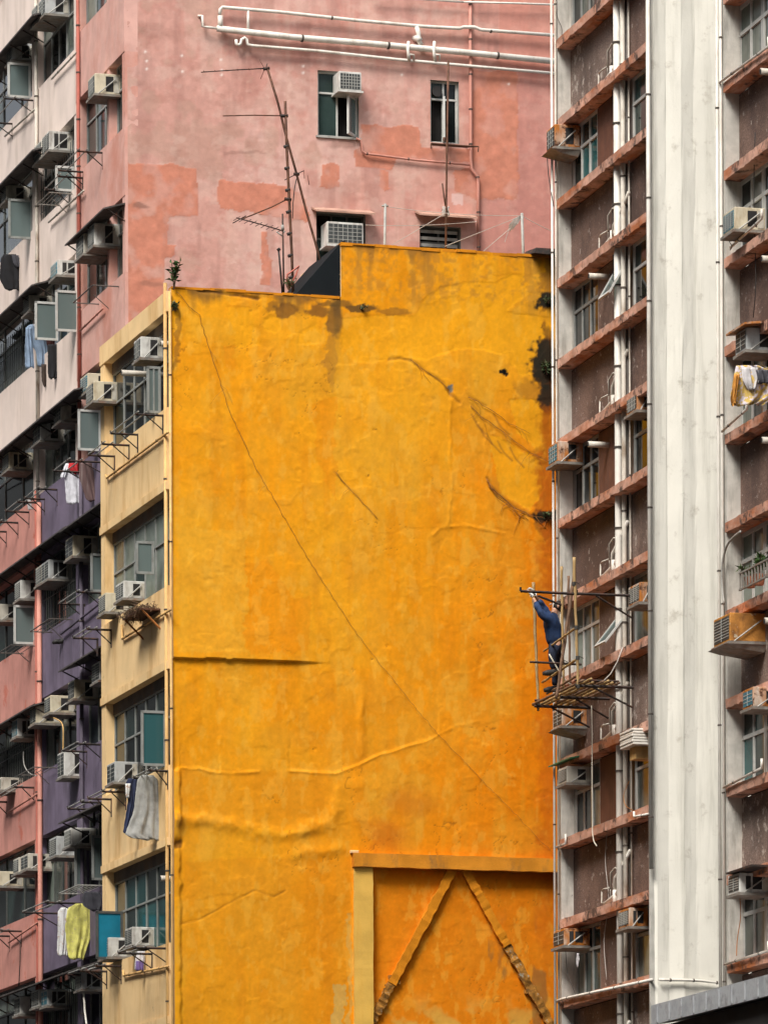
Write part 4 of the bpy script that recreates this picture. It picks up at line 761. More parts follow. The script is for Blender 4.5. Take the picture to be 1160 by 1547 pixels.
ACS = [  # facade, corner x, corner y, top y, label, options
 (PF, 18.6, 90, 64, 'white unit above the open casement in the top far cream bay', {}),
 (PF, 58, 31, 4, 'far one of two units cut off at the top of the cream bay', dict(body=c_)),
 (PF, 69, 20, -8, 'near one of two units cut off at the top of the cream bay', {}),
 (PF, 144, 141, 110, 'pale unit on the salmon bay above a long green-grey window', {}),
 (PF, 63, 238, 211, 'far unit of the pair in the second cream window', dict(body=c_)),
 (PF, 75, 226, 197, 'near unit of the pair in the second cream window', dict(vent=2)),
 (PF, 127, 383, 352, 'far unit of the pair beneath the dark sloping salmon awning', dict(body=c_)),
 (PF, 143, 370, 336, 'near unit of the pair beneath the dark sloping salmon awning', {}),
 (PF, 10, 302, 279, 'unit above the far cream window with black laundry below', dict(body=c_)),
 (PF, 87.4, 415, 392, 'white unit with teal grille above an open cream-bay casement', dict(gr='ac_grille_teal', vent=2)),
 (PF, 44.5, 470, 445, 'unit beside the open casement with blue laundry', dict(body=c_)),
 (YF, 213, 540, 508, 'white unit in the topmost yellow window, nearest the corner', dict(dep=.26)),
 (YF, 142, 605, 575, 'white unit at the far end of the topmost yellow window', dict(dep=.3, vent=1)),
 (PF, 133, 590, 563, 'blue-grilled unit just behind the far end of the yellow front', dict(gr='ac_grille_teal')),
 (PF, 92.6, 635, 607, 'cream unit hung above the red-collared shirt', dict(body='ac_cream')),
 (PF, 61.5, 665, 635, 'white unit beneath the long awning under the cream wall', {}),
 (PF, 14.2, 708, 682, 'unit with open side bars at the far end under the long awning', dict(vent=2)),
 (PF, 111, 839.6, 808, 'white unit beneath the upper purple wall awning', {}),
 (PF, 63, 881, 853, 'far unit of the pair above the dark purple-wall window', dict(body=c_)),
 (PF, 74, 874, 845, 'near unit of the pair above the dark purple-wall window', dict(vent=2)),
 (PF, 31.5, 904, 876, 'white unit above the open casement in the rose wall', {}),
 (PF, -2, 936, 912, 'unit half out of frame beside the rose-wall casement', dict(body=c_)),
 (PF, 113, 1055, 1026, 'white unit under the second purple-wall awning', {}),
 (PF, 77, 1076, 1050, 'white unit with a curling hose on the purple wall', {}),
 (PF, 55, 1092, 1065, 'white unit straddling the salmon pipes', {}),
 (PF, 27, 1112, 1085, 'teal-grilled unit in the rose wall', dict(gr='ac_grille_teal', vent=2)),
 (YF, 160, 924, 895, 'white unit at the far end of the plant-tray window', dict(dep=.3)),
 (YF, 187, 903, 877, 'white unit just above the plant tray', dict(dep=.26)),
 (PF, 151, 1027, 998, 'unit half hidden behind the yellow front edge', {}),
 (YF, 174, 1181, 1150, 'white unit above the grey hanging dress', dict(dep=.28)),
 (PF, 97.5, 1172, 1134, 'tall white unit on a slatted shelf at the purple wall', dict(body='ac_white')),
 (PF, 2, 1193, 1174, 'grey unit below the rose-wall window', dict(body=c_)),
 (PF, 108, 1277, 1250, 'near white unit under the lowest purple-wall awning', {}),
 (PF, 86, 1292, 1263, 'white unit left alone under the purple spandrel', dict(vent=0)),
 (PF, 29, 1318, 1295, 'far unit of the olive pair over the salmon pipes', dict(body=c_)),
 (PF, 43, 1312, 1289, 'near unit of the olive pair over the salmon pipes', dict(body=c_, vent=2)),
 (PF, 0, 1338, 1316, 'white unit half out of frame with a long brace', {}),
 (YF, 164, 1445, 1416, 'white unit beside the opened blue casement', dict(dep=.3)),
 (YF, 200, 1428, 1400, 'white unit with diagonal strap in the lowest yellow window', dict(dep=.26)),
 (PF, 124, 1494, 1467, 'pale unit with open bars near the bottom of the purple wall', dict(vent=2)),
 (PF, 31, 1532, 1505, 'white unit at the bottom under the rose wall', {}),
 (PF, 59, 1520, 1494, 'white unit beside the teal-sided one at the bottom', {}),
 (PF, 72, 1519, 1494, 'teal-sided unit under the bottom purple awning', dict(gr='ac_grille_teal', vent=2)),
 (RF, 838, 221, 187, 'rusty unit on a tray beside the green tower window', dict(body='ac_rust', tray=True)),
 (RF, 962, 619, 592, 'rust-streaked unit beside the white edge pipe, upper of two', dict(body='ac_rust', dep=.03)),
 (RF, 842, 697, 666, 'teal-grilled rusty unit projecting over the yellow wall edge', dict(body='ac_rust', gr='ac_grille_teal')),
 (RF, 966, 909, 879, 'rust-streaked unit beside the white edge pipe, level with the scaffold', dict(body='ac_rust', dep=.03)),
 (RF, 849, 1096, 1068, 'dark rusty unit tucked beneath the bamboo platform', dict(body='ac_rust', tray=True)),
 (RF, 856, 1182, 1157, 'grey unit beneath the green sheet', dict(body=c_)),
 (RF, 852, 1428, 1402, 'rusty unit low on the tower beside the yellow wall', dict(body='ac_rust', vent=2)),
 (RF, 950, 1399, 1371, 'rusty unit low on the tower beside the soil pipe', dict(body='ac_rust', vent=2, dep=.08)),
 (RS, 1109, 346, 312, 'white unit with blue grille on the near wing', dict(gr='ac_grille_teal', w=.65)),
 (RS, 1127, 528, 494, 'white unit under a rusty cover above colourful laundry', dict(w=.6)),
 (RS, 1102, 968, 925, 'big rust-orange unit hanging below the plant balcony', dict(body='ac_rust_heavy', dep=.34, w=.75, tray=True, vent=0)),
 (RS, 1137, 1067, 1037, 'rusty unit above the teal near-wing window', dict(body='ac_rust', gr='ac_grille_teal')),
 (RS, 1116.6, 1348, 1318, 'white unit under a dark lid low on the near wing', dict(w=.65, vent=2))]
for F_, a_, b_, c0, lb, op in ACS:
    op = dict(op); dep = op.pop('dep', .36 if F_ is PF else (.2 if F_ is RF else .24)); inw = .16 if F_ is YF else (.14 if F_ is PF else E + .03)
    ac(lb, F_, a_, b_, c0, dep, inw, **op)
# units on the pink side wall face the camera
for pxl, pxr, py0, py1, lb in ((504, 546, 138, 107, 'boxy white unit in the pink side wall window'), (486, 549, 372, 334, 'white unit under the awning just above the yellow parapet')):
    xr, z = PW.hit(pxr, py0, .32); xl, zt = PW.hit(pxl + 8, py1, .32); M = PW.M @ T(xr, 0, z); w_ = xr - xl; h = zt - z
    t = thing('air_conditioner', lb, 'air conditioner', M, 'window air conditioners')
    put('casing', MB().box(-w_, 0, -.32, .1, 0, h), 'ac_white', M, t, bevel=.012); gl = put('grille', MB().box(-w_ + .03, -.03, -.327, -.31, .03, h - .04), 'ac_grille', M, t)
    bars = MB()
    for k in range(1, 5): bars.box(-w_ + .03, -.03, -.333, -.324, .03 + (h - .07) * k / 5 - .005, .03 + (h - .07) * k / 5 + .005)
    for k in range(1, 7): bars.box(-w_ + .03 + (w_ - .06) * k / 7 - .005, -w_ + .03 + (w_ - .06) * k / 7 + .005, -.335, -.323, .03, h - .04)
    b = put('grille_bars', bars, 'grille_bar', M, gl); b['kind'] = 'stuff'; put('shelf', MB().box(-w_ - .03, .03, -.36, .1, -.04, -.003), 'ac_white', M, t)
# covers over some units
x, z = RS.hit(1112, 497, .3); put('unit_cover', MB().hexa([(x - .4, -.34, z - .03), (x + .5, -.34, z - .03), (x + .5, E, z + .03), (x - .4, E, z + .03), (x - .4, -.34, z), (x + .5, -.34, z), (x + .5, E, z + .07), (x - .4, E, z + .07)]), 'ac_rust', RS.M, rb)
x, z = RS.hit(1118, 1314, .3); put('unit_cover', MB().box(x - .7, x + .5, -.3, E, z, z + .03), 'iron_dark', RS.M, rb)
x, z = RF.hit(842, 1152, .2); gs = put('rain_sheet', MB().hexa([(x - .5, -.22, z - .02), (x + .7, -.2, z - .02), (x + .7, .2, z + .06), (x - .5, .2, z + .06), (x - .5, -.22, z), (x + .7, -.2, z), (x + .7, .2, z + .08), (x - .5, .2, z + .08)]), 'green_sheet', RF.M, rb); gs['label'] = 'green plastic rain sheet over a unit'
# ribbed exhaust box on the tower
x, z = RF.hit(946, 1138, .2); t = thing('exhaust_box', 'white ribbed exhaust cowl beside the soil pipe', 'vent', RF.M @ T(x, 0, z))
for k in range(6): put('rib', MB().box(-.35, .35, -.2 - .012 * (k % 2), .2, .10 + k * .045, .10 + k * .045 + .036), 'pipe_white', RF.M @ T(x, 0, z), t, bevel=.008)
put('stem', MB().box(-.15, .15, -.1, .2, -.1, .098), 'pipe_yellow', RF.M @ T(x, 0, z), t)
# ------------------------------------------------------------------ drying racks
def rack(label, F_, near, far=None, ln=.5, drop=.26, poles=2, span=1.1, m='iron_dark', d0=.05):
    xn, z = F_.hit(near[0], near[1], d0); xf = F_.hit(far[0], far[1], d0)[0] if far else xn - span
    M = F_.M @ T(xn, -d0, z); t = thing('drying_rack', label, 'drying rack', M, 'laundry drying racks'); L_ = xf - xn
    for x in ((0, L_) if poles else (0,)):
        put('bracket', MB().bar((x, .02, 0), (x, -ln, .0), .032).bar((x, 0, -drop), (x, -ln * .62, -.01), .018).bar((x, 0, -drop - .06), (x, 0, .02), .032), m, M, t)
        put('hook', MB().bar((x, -ln, 0), (x, -ln - .01, .05), .016), m, M, t)
    for k in range(poles):
        y = -ln * (.95 - .3 * k); put('pole', MB().tube([(.12, y, .03), (L_ - .15, y, .03)], .012, 6), 'galv', M, t)
    return t
for a in [
 ('black rack with brace below the upper salmon window', PF, (156, 231), (127, 268)), ('dark rack below the second cream window', PF, (126, 269), None),
 ('dark rack arm at the near end of the top yellow window', YF, (247, 628), (209, 660)), ('dark rack arm at the far end of the top yellow window', YF, (196, 673), None),
 ('rack holding the red-collared shirt', PF, (163, 699), None, .8), ('dark rack on the rose wall under the long awning', PF, (88, 740), None, .42),
 ('dark rack with small rag beside the rose wall pipes', PF, (64, 760), None, .5), ('dark rack half out of frame on the rose wall', PF, (29, 790), None, .4),
 ('black rack low on the upper purple wall', PF, (155, 896), (128, 917), .5), ('rusty arm rack under the plant-tray window', YF, (169, 952), None, .46),
 ('black rack under the second purple awning', PF, (153, 1125), None, .5), ('black rack over the grey dress', YF, (254, 1165), None, .34), ('black rack arm left of the grey dress', YF, (191, 1197), None, .44),
 ('black rack above the lowest purple awning', PF, (163, 1213), None, .52), ('dark rack on the rose wall with crossed braces', PF, (53, 1190), (12, 1222), .42),
 ('dark rack carrying the yellow garment', PF, (126, 1365), (90, 1392), .75), ('dark rack low on the rose wall', PF, (34, 1407), None, .45), ('black rack under the opened blue casement', YF, (184, 1460), None, .5),
 ('black rack on the bottom of the purple wall', PF, (166, 1466), None, .55), ('black rack under the lowest yellow window', YF, (254, 1433), None, .62), ('dark rack under the top far cream window', PF, (52, 152), (20, 178), .62)]:
    rack(*a)
def flat_rack(label, F_, corners, bars=4, m='galv'):
    (ax, ay), (bx, by) = corners[0], corners[1]          # near wall end, far wall end
    d0 = .06; xn, z = F_.hit(ax, ay, d0); xf = F_.hit(bx, by, d0)[0]; ln = corners[2]; M = F_.M @ T(xn, -d0, z); L_ = xf - xn
    t = thing('drying_rack', label, 'drying rack', M, 'laundry drying racks')
    put('frame', MB().tube([(0, .03, 0), (0, -ln, 0), (L_, -ln, 0), (L_, .03, 0)], .013, 6), m, M, t)
    for k in range(bars):
        y = -ln * (k + .6) / (bars + .5); put('bar', MB().tube([(0, y, 0), (L_, y, 0)], .007, 5), m, M, t)
    put('stay', MB().tube([(L_ * .5, 0, -.25), (L_ * .5, -ln * .6, 0)], .009, 5), m, M, t); return t
flat_rack('wire basket rack below the second cream window', PF, ((110, 293), (92, 309), .46), 5, 'shelf_metal')
flat_rack('open wire frame rack below the lower salmon window', PF, ((180, 433), (150, 466), .5), 0, 'pipe_dark')
flat_rack('wire frame rack holding dark shoes on the purple wall', PF, ((110, 936), (80, 958), .45), 3, 'pipe_dark')
flat_rack('wire rack under the rose-wall casement', PF, ((54, 976), (36, 992), .5), 4, 'pipe_dark')
flat_rack('slatted tray rack under the blue-grey purple-wall windows', PF, ((158, 1338), (128, 1344), .5), 6, 'galv'); flat_rack('wire rack beside the tall white unit', PF, ((86, 1160), (64, 1172), .45), 3, 'pipe_dark')
# rack in front of the pink side wall window
xa, z = PW.hit(642, 224, .02); xb, _ = PW.hit(713, 229, .02); M = PW.M @ T(xa, 0, z); t = thing('drying_rack', 'flat rusty rack below the open pink side wall window', 'drying rack', M, 'laundry drying racks'); L_ = xb - xa
put('frame', MB().tube([(.12, 0, .08), (0, -.42, 0), (L_, -.42, -.0), (L_ - .12, 0, .08), (.12, 0, .08)], .012, 6), 'iron_rust', M, t)
for k in range(4): put('bar', MB().tube([(.1 - .03 * k, -.08 - .09 * k, .065 - .018 * k), (L_ - .1 + .03 * k, -.08 - .09 * k, .065 - .018 * k)], .008, 5), 'iron_rust', M, t)
for x in (0, L_): put('foot', MB().tube([(x, -.42, 0), (x - .01, -.42, -.1)], .012, 5), 'iron_rust', M, t)
# rusty plant tray with dry stems on the yellow front
x, z = YF.hit(212, 918, .42); M = YF.M @ T(x, 0, z); t = thing('plant_tray', 'rusty wire tray of dry tangled stems on the yellow front', 'tray', M)
put('tray', MB().box(-1.3, 0, -.42, .0, -.03, 0), 'iron_rust', M, t)
for x_ in (-.02, -1.25): put('bracket', MB().bar((x_, -.38, -.03), (x_, 0, -.4), .03).bar((x_, -.01, -.42), (x_, -.01, 0), .03), 'pipe_rust', M, t)
mb = MB(); rr = random.Random(9)
for k in range(150):
    p0 = Vector((rr.uniform(-1.3, 0), rr.uniform(-.46, -.05), 0)); p1 = p0 + Vector((rr.uniform(-.2, .2), rr.uniform(-.15, .1), rr.uniform(.0, .12))); p2 = p1 + Vector((rr.uniform(-.15, .15), rr.uniform(-.12, .08), rr.uniform(-.16, .04))); mb.tube([p0, p1, p2], .006, 3, False)
o = put('dry_stems', mb, 'stem_wood', M, t); o['kind'] = 'stuff'
# ------------------------------------------------------------------ laundry
def cloth(rows, F_, x, amp=.02, waves=2.3, seed=0, nc=15, th=.012):
    rr = random.Random(seed); ph_ = rr.uniform(0, 6); pts = []
    ys = [r[0] for r in rows]; nr = max(10, int((ys[-1] - ys[0]) / 3))
    for i in range(nr + 1):
        py = ys[0] + (ys[-1] - ys[0]) * i / nr; l = float(np.interp(py, ys, [r[1] for r in rows])); r_ = float(np.interp(py, ys, [r[2] for r in rows])); row = []
        for j in range(nc + 1):
            t = j / nc; y, z = F_.side(l + (r_ - l) * t + rr.uniform(-.3, .3), py + 1.2 * math.sin(t * 9 + ph_) * (i == nr), x)
            k = .35 + .65 * i / nr; off = amp * k * (math.sin(t * t * waves * 6.28 + ph_ + .9 * math.sin(i * .23 + t * 3)) + .4 * math.sin(t * waves * 14 + i * .25 + ph_)); row.append((off, y, z))
        pts.append(row)
    mb = MB(); n = nc + 1
    for s_ in (0, 1):
        for row in pts: mb.v += [(x_ - th * s_, y, z) for x_, y, z in row]
    N_ = n * (nr + 1)
    for s_ in (0, 1):
        for i in range(nr):
            for j in range(nc): q = s_ * N_ + i * n + j; mb.f.append((q, q + 1, q + n + 1, q + n))
    for i in range(nr):
        for j in (0, nc): q = i * n + j; mb.f.append((q, q + n, q + n + N_, q + N_))
    for j in range(nc):
        for i in (0, nr): q = i * n + j; mb.f.append((q, q + 1, q + 1 + N_, q + N_))
    return mb
def garment(name, label, F_, px_wall, py_wall, d, rows, m, extra=(), **k):
    x = F_.hit(px_wall, py_wall, d)[0]; y, z = F_.side((rows[0][1] + rows[0][2]) / 2, rows[0][0], x); M = F_.M @ T(x, y, z); Mi = T(0, -y, -z)
    t = thing(name, label, 'laundry', M); mb = cloth(rows, F_, x, **k); mb.v = [(a, b - y, c - z) for a, b, c in mb.v]; put('cloth', mb, m, M, t, True)
    for nm, rw, mm, off in extra:
        e = cloth(rw, F_, x, **k); e.v = [(a + off, b - y, c - z) for a, b, c in e.v]; put(nm, e, mm, M, t, True)
    return t
garment('jacket', 'black garments bundled on the far cream rack', PF, 34, 400, .0, [(384, 6, 24), (390, 2, 30), (420, 0, 33), (432, 6, 33), (438, 10, 30)], 'c_black', (('lining', [(386, 18, 28), (396, 20, 31), (404, 24, 30)], 'c_charcoal', .03),))
garment('shirt', 'pale blue shirt with long sleeves hanging under open casement', PF, 72, 520, .0, [(490, 46, 64), (494, 40, 71), (510, 39, 72), (530, 55, 72), (553, 58, 70)], 'c_blue', (('sleeve', [(495, 39, 47), (530, 38, 50), (556, 39, 52)], 'c_blue', .025), ('collar', [(490, 50, 60), (494, 52, 58)], 'c_white', .03)))
garment('cloth', 'reddish cloth hung behind the pale blue shirt', PF, 84, 500, .0, [(479, 64, 80), (490, 66, 82), (522, 72, 83)], 'c_maroon')
garment('trousers', 'short black trousers hanging beside the pale blue shirt', PF, 91, 545, .0, [(520, 73, 91), (560, 73, 91), (569, 74, 88), (572, 76, 84)], 'c_black')
garment('cloth', 'ragged dark olive cloth below the pale blue shirt', PF, 75, 570, .0, [(550, 63, 73), (575, 64, 72), (584, 67, 70)], 'c_brown')
garment('shirt', 'white shirt with a red collar on the purple wall rack', PF, 128, 725, .0, [(700, 100, 124), (706, 97, 126), (730, 99, 127), (756, 101, 129), (761, 102, 128)], 'c_white', (('collar', [(700, 104, 119), (708, 103, 119), (716, 112, 119)], 'c_red', .03), ('sleeve', [(708, 96, 103), (722, 91, 99)], 'c_white', .02)))
garment('shirt', 'brown striped shirt beside the red-collared one', PF, 148, 725, .0, [(699, 121, 139), (720, 120, 143), (752, 130, 149), (757, 134, 147)], 'c_stripe', amp=.02)
garment('dress', 'long grey dress hanging below the open teal casement', YF, 244, 1220, .0, [(1171, 214, 232), (1178, 208, 239), (1205, 205, 240), (1225, 203, 242), (1260, 190, 243), (1266, 200, 241), (1269, 215, 240)], 'c_grey', amp=.028, waves=2.6)
garment('shirt', 'navy shirt with white trim half hidden by the grey dress', YF, 213, 1220, .05, [(1176, 194, 210), (1184, 190, 208), (1210, 194, 205), (1250, 188, 196), (1258, 187, 193)], 'c_navy', (('sleeve', [(1184, 189, 197), (1205, 190, 195)], 'c_print', .03),))
garment('pyjama_top', 'bright yellow garment drying on the purple wall', PF, 141, 1400, .0, [(1365, 115, 130), (1372, 103, 137), (1400, 99, 139), (1420, 101, 136), (1443, 104, 128), (1449, 106, 126)], 'c_yellow', amp=.03)
garment('shirt', 'white patterned shirt behind the bright yellow garment', PF, 112, 1405, .0, [(1371, 93, 107), (1376, 88, 108), (1410, 88, 104), (1436, 87, 103), (1444, 89, 101)], 'c_print')
garment('trousers', 'dark grey cloth bunched on the tray rack by the yellow front', PF, 159, 1360, .0, [(1347, 128, 150), (1356, 124, 158), (1368, 126, 158), (1376, 138, 152)], 'c_charcoal')
garment('cloth', 'small white and purple cloth under the lowest yellow window', YF, 221, 1450, .05, [(1437, 208, 219), (1448, 205, 219), (1466, 204, 217)], 'c_pale', (('trim', [(1452, 205, 217), (1466, 205, 217)], 'c_purple', .025),), amp=.015)
garment('clothes', 'colourful yellow and orange clothes bundled on the near wing', RS, 1163, 580, .05, [(552, 1112, 1150), (560, 1110, 1172), (580, 1106, 1175), (600, 1104, 1172), (612, 1107, 1150)], 'c_floral', (('sleeve', [(566, 1108, 1116), (600, 1103, 1110), (612, 1106, 1109)], 'c_orange', .03), ('scarf', [(556, 1118, 1142), (575, 1120, 1145), (590, 1128, 1138)], 'c_pale', .05), ('vest', [(560, 1138, 1160), (580, 1142, 1160)], 'c_charcoal', .06)), amp=.06)
garment('rag', 'small pale rag hung on the rose wall rack', PF, 57, 770, .05, [(753, 43, 46), (760, 42, 48), (770, 43, 50)], 'c_pale', amp=.01)
garment('rag', 'pale rag knotted below the low tower unit', RF, 873, 1450, .02, [(1440, 871, 874), (1450, 870, 875), (1460, 871, 873)], 'c_pale', amp=.01)
x = PF.hit(98, 970)[0]; y, z = PF.side(89, 972, x); t = thing('shoes', 'pair of dark shoes drying under the purple wall rack', 'shoes', PF.M @ T(x, y, z))
for k in (0, 1):
    mb = MB().tube([(0, -.12 + .1 * k, 0), (0, -.06 + .1 * k, .03), (0, .02 + .1 * k, .035), (0, .09 + .1 * k, .06)], [.03, .05, .05, .04], 10); put('shoe', mb, 'boot', PF.M @ T(x + .12 * k, y, z), t, True)
# loose hoses and wires
def cable(label, F_, pts, r, m, d=.1, name='cable', cat='cable'):
    P = [(lambda h: (h[0], -(p[2] if len(p) > 2 else d), h[1]))(F_.hit(p[0], p[1], p[2] if len(p) > 2 else d)) for p in pts]
    Q = []
    for i in range(len(P) - 1):
        for k in range(4):
            t = k / 4; p0 = Vector(P[max(i - 1, 0)]); p1 = Vector(P[i]); p2 = Vector(P[i + 1]); p3 = Vector(P[min(i + 2, len(P) - 1)])
            Q.append(.5 * ((2 * p1) + (p2 - p0) * t + (2 * p0 - 5 * p1 + 4 * p2 - p3) * t * t + (3 * p1 - p0 - 3 * p2 + p3) * t ** 3))
    Q.append(Vector(P[-1])); b = Q[-1]
    o = put(name, MB(), m, F_.M, None) if False else None
    mb = MB().tube([q - b for q in Q], r, 6); return tag(put(name, mb, m, F_.M @ T(*b), None, True), label, cat)
cable('yellow drain hose curling from a purple wall unit', PF, [(72, 1082), (85, 1086), (95, 1095), (96, 1120), (95, 1150)], .012, 'pipe_yellow', .3, 'drain_hose', 'hose')
cable('white hose hanging at the bottom of the purple wall', PF, [(126, 1495), (128, 1515), (129, 1530), (133, 1560)], .02, 'pipe_white', .3, 'drain_hose', 'hose')
cable('grey hose looping down the rose wall', PF, [(36, 1135), (37, 1155), (45, 1168), (55, 1172)], .012, 'galv', .2, 'drain_hose', 'hose')
cable('black wire sagging at the tower top corner', RF, [(838, 10), (842, 28), (848, 42), (848, 55)], .006, 'wire_dark', .03)
cable('black wire hanging below the rusty tray unit', RF, [(826, 232), (828, 262), (832, 290), (836, 312)], .008, 'wire_dark', .12)
cable('orange wire dangling down a tower window', RF, [(950, 1180), (942, 1200), (944, 1216), (955, 1224)], .006, 'pipe_rust', .0)
cable('grey bundled cables bending round the near wing corner', RS, [(1118, 803), (1104, 815), (1096, 828), (1091, 850), (1090, 880), (1093, 912)], .018, 'galv', .08)
cable('thin orange wire below the low white near-wing unit', RS, [(1117, 1356), (1118, 1385), (1113, 1420), (1112, 1444)], .007, 'pipe_rust', .1)
cable('wire dropping under the lowest tower unit', RF, [(854, 1436), (857, 1470), (866, 1495), (870, 1506)], .006, 'wire_dark', .06)
cable('long thin rope hanging from the bamboo platform', RF, [(893, 1066), (894, 1110), (894, 1200), (895, 1262), (901, 1278)], .009, 'rope', .3, 'rope', 'rope')
cable('wire looping below the blue-grilled near-wing unit', RS, [(1101, 352), (1101, 364), (1105, 372), (1102, 378)], .007, 'wire_dark', .1)
cable('thin dark cable hanging beside the soil pipe at the top', RF, [(926, 60), (924, 120), (927, 200), (925, 300), (926, 420)], .008, 'wire_dark', -.15)
cable('thin pale cable draped along the lower tower panels', RF, [(918, 1240), (914, 1300), (919, 1360), (912, 1420), (916, 1480)], .008, 'wire', -.17)
cable('thin dark cable dropping down the near wing panels', RS, [(1140, 200), (1138, 300), (1141, 420), (1137, 480)], .008, 'wire_dark', -.1)
cable('black hanging cord on the low rose wall', PF, [(31, 1420), (31, 1450), (29, 1490)], .012, 'wire_dark', .1)
# propped open awning windows on the tower
for (a0, b0), (a1, b1), lb in (((925, 392), (915, 452), 0), ((938, 925), (903, 950), 1)):
    x, z = RF.hit(928, b0, .0); M = RF.M @ T(x, E, z)
    M = M @ Matrix.Rotation(math.radians(-38 if lb else -30), 4, 'X')
    c = put('propped_window', MB().box(-.62, -.57, -.015, .015, -.62, 0).box(-.05, 0, -.015, .015, -.62, 0).box(-.57, -.05, -.015, .015, -.62, -.57).box(-.57, -.05, -.015, .015, -.05, 0), 'alu_white', M, rb); put('pane', MB().box(-.58, -.04, -.004, .004, -.58, -.04), 'glass_open', M, c)
# balcony rail with pots
x, z = RS.hit(1118, 893, .22); M = RS.M @ T(x, 0, z); t = thing('balcony_rail', 'rusty white flower rail on the near wing ledge', 'railing', M)
for zz in (0, .25): put('rail', MB().box(0, 2.2, -.25, -.22, zz, zz + .025), 'shelf_metal', M, t)
for k in range(16): put('baluster', MB().box(.02 + .14 * k, .045 + .14 * k, -.245, -.225, .025, .25), 'shelf_metal', M, t)
def leafy(name, label, F_, px, py, d, n, hgt, spread, lsize, m='leaf', pot=False, seed=1, stems=5, droop=0):
    rr = random.Random(seed); x, z = F_.hit(px, py, d); M = F_.M @ T(x, -d, z); t = thing(name, label, 'plant', M); tips = []
    zb0 = 0
    if pot: put('pot', MB().tube([(0, 0, 0), (0, 0, .16)], [.07, .1], 14), 'terracotta', M, t); zb0 = .15
    mb = MB()
    for k in range(stems):
        e = Vector((rr.uniform(-1, 1) * spread, rr.uniform(-1, 1) * spread, hgt * rr.uniform(.65, 1.05))); mid = e * .5 + Vector((0, 0, hgt * .12)); b = Vector((0, 0, zb0)); mb.tube([b, b + mid, b + e], [.012, .009, .005], 5); tips.append((b, mid, e))
    put('stem', mb, 'stem_wood', M, t); lf = MB()
    for k in range(n):
        b, mid, e = rr.choice(tips); s_ = rr.uniform(.25, 1.02); p = b + mid * (2 * s_ * (1 - s_)) * 1.0 + e * s_ * s_ * 1.0 + e * 0
        dr = Vector((rr.gauss(0, 1), rr.gauss(0, 1), rr.uniform(-.2 - droop, 1.3))).normalized(); sd = dr.cross(Vector((rr.gauss(0, 1), rr.gauss(0, 1), rr.gauss(0, 1)))).normalized(); L_ = lsize * rr.uniform(.6, 1.25); nn = dr.cross(sd) * L_ * .12
        q = len(lf.v); lf.v += [tuple(p), tuple(p + dr * L_ * .45 + sd * L_ * .2 + nn), tuple(p + dr * L_), tuple(p + dr * L_ * .45 - sd * L_ * .2 + nn)]; lf.f += [(q, q + 1, q + 2, q + 3)]
    o = put('foliage', lf, m, M, t); o['kind'] = 'stuff'; return t
leafy('potted_plant', 'dark bushy potted plant on the near wing ledge', RS, 1146, 884, .1, 220, .3, .14, .09, 'leaf', True, 3)
leafy('potted_plant', 'light trailing potted plant on the near wing ledge', RS, 1133, 888, .1, 110, .2, .16, .09, 'leaf_dull', True, 4, 6, .6)
tr = leafy('wall_plant', 'green sapling rooted on the yellow parapet corner', YW, 263, 437, .06, 70, .46, .16, .13, 'leaf', False, 6, 5)
leafy('wall_plant', 'small dark weed sprouting below the parapet step', YW, 546, 467, .03, 34, .05, .08, .055, 'leaf_dull', False, 8, 4, .5)
leafy('wall_plant', 'tuft of weeds on the roof beside the black stair cover', YW, 436, 438, -.3, 60, .16, .12, .07, 'leaf_dull', False, 10, 5)
leafy('wall_plant', 'small hanging weed on the upper yellow corner', YW, 265, 470, .05, 90, .16, .06, .07, 'leaf_dull', False, 11, 4, 1.5)
leafy('wall_plant', 'dark weed growing from the mouldy right edge of the yellow wall', YW, 826, 566, .06, 120, .25, .12, .08, 'leaf_dull', False, 12, 5, .8)
leafy('wall_plant', 'dark weed at the end of the curved root scar', YW, 828, 784, .06, 90, .12, .12, .07, 'leaf_dull', False, 13, 5, .8)
leafy('wall_plant', 'dark moss tuft high on the right edge of the yellow wall', YW, 828, 458, .05, 80, .1, .1, .06, 'leaf_dull', False, 14, 5, .8)
# roots creeping over the wall
def root(label, pts, r0, r1, seed, side=0):
    rr = random.Random(seed); Q = []
    for (a, b), (c, e) in zip(pts[:-1], pts[1:]):
        n = max(2, int(math.hypot(c - a, e - b) / 7))
        for k in range(n): Q.append((a + (c - a) * k / n + rr.uniform(-1, 1), b + (e - b) * k / n + rr.uniform(-1, 1)))
    Q.append(pts[-1]); P = []
    for q in Q: x, z = YW.hit(q[0], q[1], .025); P.append(Vector((x, -.028 + rr.uniform(-.006, .006), z)))
    b0 = P[0]; t = thing('creeping_root', label, 'root', YW.M @ T(*b0)); n = len(P)
    put('root', MB().tube([p - b0 for p in P], [r0 + (r1 - r0) * i / (n - 1) for i in range(n)], 6), 'root', YW.M @ T(*b0), t, True)
    for k in range(side):
        i = rr.randrange(1, n - 1); p = P[i] - b0; s_ = rr.choice((-1, 1)); put('rootlet', MB().tube([p, p + Vector((s_ * rr.uniform(.04, .12), 0, -rr.uniform(.05, .14))), p + Vector((s_ * rr.uniform(.1, .25), 0.005, -rr.uniform(.15, .35)))], [r1, r1 * .7, r1 * .4], 5), 'root', YW.M @ T(*b0), t, True)
root('long thin root running diagonally across the whole yellow wall', [(268, 440), (285, 462), (302, 477), (305, 490), (318, 530), (332, 575), (345, 617), (365, 660), (387, 708), (420, 765), (468, 848), (505, 905), (540, 958), (572, 1000), (620, 1060), (660, 1108), (710, 1160), (770, 1222), (836, 1290)], .0042, .0025, 1, 5)
